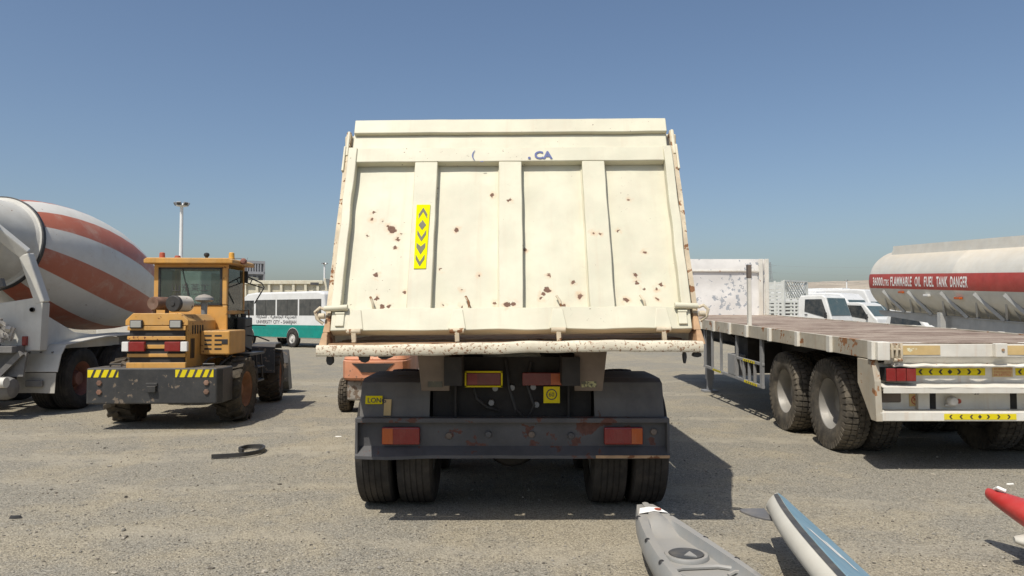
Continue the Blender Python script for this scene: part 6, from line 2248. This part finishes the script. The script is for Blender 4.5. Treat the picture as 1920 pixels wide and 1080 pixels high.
bb = MB()
bb.prism([(0.1, 0.7), (2.0, 0.7), (2.05, 1.5), (1.75, 2.75), (0.1, 2.85)], 'x', -1.1, 1.1)
cb = bb.build('cab', 'vehicle_white', wt, 0.06)
bb = MB()
bb.box(-0.85, 0.85, 0.35, 1.5, 2.86, 3.12)
bb.build('roof_hatch', 'underbody', cb, 0.03)
for s in (-1, 1):
    for y in (1.2, -3.4, -2.3):
        add_wheel(wt, s * 0.95, y, 0.497, s, ty_tip, rim_in)
# white pickup seen low beneath the tanker
p = at(1735, 588, 27.5)
pk = thing('pickup_truck', 'low white pickup with yellow reflectors, seen under the fuel tanker gooseneck', 'pickup', (p.x, p.y, 0), RAD(-168))
bb = MB(xf=lambda q: (q.x * (1 - 0.12 * max(0.0, q.z - 1.0)), q.y, q.z))
bb.prism([(-2.5, 0.45), (2.2, 0.42), (2.38, 0.60), (2.36, 0.92), (2.15, 1.05), (1.05, 1.14), (0.45, 1.62), (0.2, 1.72), (-0.85, 1.72), (-1.05, 1.12), (-2.5, 1.10)], 'x', -0.92, 0.92)
pb = bb.build('body', 'vehicle_white', pk, 0.06, 3)
bb = MB()
bb.hexa([(-0.74, 1.04, 1.17), (0.74, 1.04, 1.17), (0.74, 1.0, 1.16), (-0.74, 1.0, 1.16), (-0.66, 0.47, 1.63), (0.66, 0.47, 1.63), (0.66, 0.44, 1.60), (-0.66, 0.44, 1.60)])
bb.build('windscreen', 'glass_teal', pb)
bb = MB()
bb.box(-0.5, 0.5, 2.34, 2.39, 0.66, 0.84)
bb.build('grille', 'black_plastic', pb)
for k in range(6):
    bb = MB()
    bb.box(-0.55 + k * 0.19, -0.42 + k * 0.19, 2.375, 2.40, 0.88, 0.925)
    bb.build('yellow_reflector', 'tape_yellow', pb)
bb = MB()
bb.box(-0.90, 0.90, 2.30, 2.46, 0.42, 0.64)
bb.build('front_bumper', 'trailer_grey', pb, 0.03)
for s in (-1, 1):
    bb = MB()
    bb.box(s * 0.72 - 0.15, s * 0.72 + 0.15, 2.28, 2.385, 0.72, 0.90)
    bb.build('headlight', 'lens_white', pb, 0.02)
    bb = MB(xf=lambda q: (q.x * (1 - 0.12 * max(0.0, q.z - 1.0)), q.y, q.z))
    bb.prism([(-0.75, 1.15), (0.85, 1.15), (0.4, 1.6), (-0.72, 1.62)], 'x', s * 0.915, s * 0.926)
    bb.build('side_window', 'glass_dark', pb)
    for y in (1.5, -1.5):
        add_wheel(pk, s * 0.80, y, 0.368, s, ty_far, rim_far)


# ------------------------------------------------------------------ kayaks and board in the foreground
def hull(b, sec, ys, smooth=True):
    """loft closed sections sec(y) -> list of (x, z)"""
    vs, fs = [], []
    n = None
    for y in ys:
        s_ = sec(y)
        n = len(s_)
        vs += [(x, y, z) for x, z in s_]
    for i in range(len(ys) - 1):
        for k in range(n):
            l = (k + 1) % n
            fs.append((i * n + k, i * n + l, (i + 1) * n + l, (i + 1) * n + k))
    b.add(vs, fs, smooth)
    k = len(b.v) - len(vs)
    b.f += [[k + i for i in range(n)], [k + len(vs) - n + i for i in range(n)][::-1]]
    b.s += [False, False]
    b.m += [b.mi, b.mi]


# grey sit-on-top kayak: local y runs from the nose back towards the camera
kg = thing('kayak', 'light grey sit-on-top kayak with a round black hatch, bottom right foreground', 'kayak', (0.885, 5.02, 0), RAD(180) + RAD(7))
KL = 3.3


def kw(y):
    t = max(0.0, min(1.0, y / KL))
    return 0.022 + 0.235 * math.sin(math.pi * min(1.0, (t * 0.93 + 0.02)) ** 0.86) ** 0.80


def ksec(y):
    w = kw(y)
    t = y / KL
    rise = 0.045 * max(0.0, 1 - t * 3.2) ** 2 + 0.06 * max(0.0, (t - 0.8) * 5) ** 2
    top = 0.245 + rise
    rec = min(1.0, max(0.0, (y - 0.30) / 0.12)) * min(1.0, max(0.0, (KL - 0.3 - y) / 0.2))
    d = 0.055 * rec
    keel = 0.02 + 1.6 * rise
    i = max(0.3, 1 - 0.075 / max(w, 0.08))
    return [(-w, top - 0.085), (-w * 0.97, top - 0.03), (-w * 0.88, top), (-w * (i + 0.03), top + 0.002), (-w * i, top - d * 0.5), (-w * (i - 0.06), top - d), (-w * 0.3, top - d * 1.02 + 0.012 * (1 - rec)), (0, top - d * 1.02 + 0.016 * (1 - rec)),
            (w * 0.3, top - d * 1.02 + 0.012 * (1 - rec)), (w * (i - 0.06), top - d), (w * i, top - d * 0.5), (w * (i + 0.03), top + 0.002), (w * 0.88, top), (w * 0.97, top - 0.03), (w, top - 0.085),
            (w * 0.985, top - 0.10), (w * 0.9, keel + 0.08), (w * 0.6, keel + 0.015), (0, keel), (-w * 0.6, keel + 0.015), (-w * 0.9, keel + 0.08), (-w * 0.985, top - 0.10)]


bb = MB()
hull(bb, ksec, [0.0, 0.012, 0.035, 0.07, 0.12] + [0.18 + (KL - 0.2) * i / 60 for i in range(61)])
kh = bb.build('hull', 'kayak_grey', kg, sharp=50)
# round hatch with mesh lid
bb = MB()
ztop = 0.245 - 0.055
bb.lathe([(0.125, -0.01), (0.125, 0.012), (0.118, 0.022), (0.10, 0.022), (0.098, 0.014), (0.094, 0.012)], (0, 0.78, ztop), (0, 0, 1), 36)
hr = bb.build('hatch_ring', 'kayak_grey', kh)
bb = MB()
bb.lathe([(0.097, 0.008), (0.094, 0.026), (0.001, 0.030)], (0, 0.78, ztop), (0, 0, 1), 36)
bb.build('hatch_lid', 'sup_stripe', hr)
bb = MB()
bb.hexa([(-0.02, 0.775, ztop + 0.028), (0.03, 0.83, ztop + 0.026), (-0.03, 0.865, ztop + 0.026), (-0.03, 0.84, ztop + 0.026), (-0.02, 0.775, ztop + 0.034), (0.03, 0.83, ztop + 0.032), (-0.03, 0.865, ztop + 0.032), (-0.03, 0.84, ztop + 0.032)])
bb.build('hatch_mark', 'kayak_grey', hr)
# footwell: raised tray edges with ribs
bb = MB()
for q in range(5):
    y = 1.10 + q * 0.11
    for s in (-1, 1):
        bb = MB()
        bb.tube([(s * 0.11, y, ztop + 0.006), (s * 0.15, y - 0.012, ztop + 0.018), (s * 0.20, y, ztop + 0.02)], 0.010, 6)
        bb.build('foot_rest', 'kayak_grey', kh)
bb = MB()
bb.tube([(-0.21, 1.9, ztop + 0.01), (-0.22, 1.2, ztop + 0.012), (-0.19, 1.03, ztop + 0.012), (-0.10, 0.98, ztop + 0.012), (0.10, 0.98, ztop + 0.012), (0.19, 1.03, ztop + 0.012), (0.22, 1.2, ztop + 0.012), (0.21, 1.9, ztop + 0.01)], 0.013, 8)
bb.build('footwell_rim', 'kayak_grey', kh)
for y in (0.22, 0.62, 0.98, 1.4):
    for s in (-1, 1):
        w = kw(y)
        bb = MB()
        bb.lathe([(0.001, 0.006), (0.012, 0.005), (0.018, -0.004)], (s * w * 0.90, y, 0.245 + 0.045 * max(0.0, 1 - y / KL * 3.2) ** 2 - 0.004), (s * 0.45, 0, 0.9), 14)
        bb.build('scupper', 'black_plastic', kh)
bb = MB()
w = kw(0.13)
z_ = 0.245 + 0.045 * (1 - 0.13 / KL * 3.2) ** 2 + 0.006
bb.add([(-0.065, 0.10, z_ + 0.008), (0.065, 0.10, z_ + 0.008), (0.095, 0.19, z_ - 0.003), (-0.095, 0.19, z_ - 0.003), (0, 0.10, z_ + 0.015), (0, 0.19, z_ + 0.010)], [(0, 4, 5, 3), (4, 1, 2, 5)])
stn = bb.build('nose_sticker', 'print_white', kh)
bb = MB()
bb.lathe([(0.001, 0.002), (0.022, 0.002), (0.022, 0.0)], (-0.04, 0.15, z_ + 0.012), (0, 0, 1), 14)
bb.build('red_mark', 'print_red', stn)
bb = MB()
bb.box(-0.045, 0.045, 0.43, 0.50, ztop + 0.004, ztop + 0.008)
rs = bb.build('red_printed_sticker', 'print_white', kh)
bb = MB()
bb.box(-0.035, 0.035, 0.45, 0.475, ztop + 0.008, ztop + 0.0095)
bb.build('sticker_print', 'print_red', rs)
bb = MB()
bb.tube([(-0.012, 0.012, 0.255), (-0.03, 0.006, 0.27), (0.0, -0.006, 0.28), (0.03, 0.006, 0.27), (0.012, 0.012, 0.255)], 0.014, 8)
bb.build('nose_toggle', 'black_plastic', kh)

# blue paddle board leaning on its fin: left rail raised
sb_ = thing('paddle_board', 'white and pale blue paddle board tilted on its grey fin beside the grey kayak', 'paddle board', (1.77, 5.10, 0.0), RAD(180) - RAD(5))
SLn, TH = 3.2, 0.13
MR = Matrix.Translation((0, 0, 0.29)) @ Matrix.Rotation(RAD(-2.0), 4, 'X') @ Matrix.Rotation(RAD(-36.5), 4, 'Y')
sw = lambda y: 0.03 + 0.26 * math.sin(math.pi / 2 * min(1.0, (y / 1.7))) ** 0.85 if y < 1.7 else 0.29 - 0.06 * ((y - 1.7) / 1.5) ** 2


def board_sec(y, inset=0.0, z0=-TH / 2, z1=TH / 2):
    w = sw(y)
    h = (z1 - z0) / 2
    c = (z0 + z1) / 2
    r = min(0.06, w * 0.6)
    pts = []
    for sx, a0 in ((1, -90), (-1, 90)):
        for k in range(9):
            a = RAD(a0 + 180 * k / 8)
            pts.append(((w - r) * (1 if sx > 0 else -1) + r * math.cos(a), c + h * math.sin(a)))
    return pts


bb = MB(xf=lambda p: MR @ p)
hull(bb, board_sec, [0.0, 0.015, 0.04, 0.08, 0.14] + [0.2 + 3.0 * i / 40 for i in range(41)])
bd = bb.build('board', 'sup_white', sb_, sharp=50)
bb = MB(xf=lambda p: MR @ p)
ysd = [0.05 + 3.1 * i / 50 for i in range(51)]
vs, fs = [], []
for y in ysd:
    w = sw(y) - min(0.06, sw(y) * 0.6) * 0.72
    vs += [(-w, y, TH / 2 - 0.002), (w, y, TH / 2 - 0.002), (w, y, TH / 2 + 0.004), (-w, y, TH / 2 + 0.004)]
for i in range(50):
    for k in range(4):
        l = (k + 1) % 4
        fs.append((4 * i + k, 4 * i + l, 4 * i + 4 + l, 4 * i + 4 + k))
bb.add(vs, fs)
bb.build('deck_pad', 'sup_blue', bd)
for s in (-1, 1):
    bb = MB(xf=lambda p: MR @ p)
    for i in range(50):
        q = []
        for y in (ysd[i], ysd[i + 1]):
            w = sw(y)
            r = min(0.06, w * 0.6)
            for a in (38, 68):
                q.append((s * (w - r + (r + 0.003) * math.cos(RAD(a))), y, (TH / 2 + 0.003) * math.sin(RAD(a))))
        bb.poly([q[0], q[1], q[3], q[2]])
    bb.build('rail_stripe', 'sup_stripe', bd)
bb = MB(xf=lambda p: MR @ p)
bb.poly([(0.12, 1.0, TH / 2 + 0.006), (0.02, 1.28, TH / 2 + 0.006), (0.06, 1.30, TH / 2 + 0.006), (0.16, 1.02, TH / 2 + 0.006)])
bb.poly([(0.04, 1.05, TH / 2 + 0.006), (-0.04, 1.34, TH / 2 + 0.006), (0.0, 1.36, TH / 2 + 0.006), (0.08, 1.07, TH / 2 + 0.006)])
bb.build('deck_graphic', 'print_white', bd)
bb = MB(xf=lambda p: MR @ p)
fo = [(0.0, 0.12), (0.0, 0.36), (0.05, 0.34), (0.12, 0.28), (0.165, 0.20), (0.17, 0.165), (0.15, 0.14), (0.08, 0.125)]
MFn = Matrix.Translation((0.06, 0, -TH / 2 - 0.004)) @ Matrix.Rotation(RAD(36), 4, 'Y')
bb.xf = lambda p: MR @ MFn @ p
bb.prism(fo, 'z', -0.007, 0.007)
bb.build('fin', 'fin_grey', bd, 0.004)

# red kayak nose at the right edge
kr = thing('kayak', 'glossy red kayak tip reaching in at the right edge', 'kayak', (3.16, 5.0, 0), RAD(180) + RAD(17))


def rsec(y):
    t = y / 3.6
    w = 0.012 + 0.30 * math.sin(math.pi * min(1, t * 0.96 + 0.01)) ** 0.85
    up = 0.20 * max(0.0, 1 - t * 2.6) ** 1.6
    zc = 0.17 + up
    hh = 0.02 + 0.15 * math.sin(math.pi * min(1, t * 0.96 + 0.01)) ** 0.6
    return [(w * math.cos(6.2832 * k / 18), zc + hh * math.sin(6.2832 * k / 18) * (0.85 if k < 9 else 1.0)) for k in range(18)]


bb = MB()
hull(bb, rsec, [0, 0.01, 0.03, 0.06, 0.1] + [0.16 + 3.4 * i / 40 for i in range(41)])
krh = bb.build('hull', 'kayak_red', kr, sharp=60)
bb = MB()
bb.tube([(0, 0.05, 0.405), (0.02, 0.09, 0.425), (0, 0.13, 0.41)], 0.012, 8)
bb.build('nose_handle', 'print_white', krh)
# white rounded kayak end, right edge
kwh = thing('kayak', 'white rounded kayak end at the lower right edge, below the red tip', 'kayak', (3.10, 4.66, 0), RAD(180) + RAD(70))


def wsec(y):
    t = y / 3.0
    w = 0.008 + 0.26 * math.sin(math.pi * min(1, t * 0.96 + 0.002)) ** 0.5
    hh = 0.008 + 0.11 * math.sin(math.pi * min(1, t * 0.96 + 0.002)) ** 0.5
    zc = 0.135 + 0.03 * max(0, 1 - t * 3)
    return [(w * math.cos(6.2832 * k / 16), zc + hh * math.sin(6.2832 * k / 16)) for k in range(16)]


bb = MB()
hull(bb, wsec, [0.0, 0.01, 0.025, 0.05] + [0.08 + 2.88 * i / 30 for i in range(31)])
wh = bb.build('hull', 'sup_white', kwh, sharp=60)
# ------------------------------------------------------------------ litter on the ground
p0 = at(411, 860, 1400 * 1.56 / 272)
hs = MB(p0)
pts = [(-3.22, 8.06, 0.03), (-3.05, 8.10, 0.032), (-2.90, 8.16, 0.034), (-2.80, 8.32, 0.034), (-2.81, 8.52, 0.034), (-2.90, 8.66, 0.034), (-3.04, 8.64, 0.032), (-3.08, 8.50, 0.028), (-3.00, 8.40, 0.025)]
sm = []
for i in range(len(pts) - 1):
    a, c = Vector(pts[i]), Vector(pts[i + 1])
    pa = Vector(pts[i - 1]) if i else a
    pc = Vector(pts[i + 2]) if i + 2 < len(pts) else c
    for k in range(5):
        t = k / 5
        sm.append(0.5 * ((2 * a) + (c - pa) * t + (2 * pa - 5 * a + 4 * c - pc) * t * t + (3 * a - pa - 3 * c + pc) * t ** 3))
for i in range(len(sm) - 1):
    hs.bar(sm[i], sm[i + 1] + (sm[i + 1] - sm[i]) * 0.08, 0.028, 0.042)
o = hs.build('rubber_strip', 'black_plastic')
o.location = p0
tag(o, 'curled black rubber strip lying on the gravel below the loader', 'rubber strip')


def lump(name, label, cat, px, py, L, Wd, h, mat, rz):
    c = at(px, py, 1400 * 1.56 / (py - 588.0))
    c.z = 0.0
    b_ = MB()
    n_ = 9
    lo = [(L / 2 * math.cos(6.2832 * k / n_) * random.uniform(0.8, 1.1), Wd / 2 * math.sin(6.2832 * k / n_) * random.uniform(0.8, 1.1)) for k in range(n_)]
    b_.add([(x, y, 0.001) for x, y in lo] + [(x * 0.8, y * 0.75, h * random.uniform(0.7, 1.1)) for x, y in lo], [(i, (i + 1) % n_, n_ + (i + 1) % n_, n_ + i) for i in range(n_)] + [tuple(range(n_, 2 * n_))])
    q = b_.build(name, mat)
    q.location = c
    q.rotation_euler = (0, 0, rz)
    return tag(q, label, cat)


lump('rubber_scrap', 'small dark rubber scrap on the gravel at far left', 'scrap', 38, 968, 0.10, 0.04, 0.022, 'black_plastic', 0.1)
lump('dark_stone', 'single dark stone left of centre in the open gravel', 'stone', 243, 930, 0.03, 0.025, 0.018, 'stone_dark', 0.4)
lump('paper_scrap', 'pale flat scrap on the gravel left of the tipper wheels', 'scrap', 637, 817, 0.10, 0.03, 0.006, 'print_white', 0.0)
lump('paper_scrap', 'pale flat scrap beside the red kayak tip', 'scrap', 1886, 905, 0.09, 0.04, 0.008, 'print_white', 0.2)
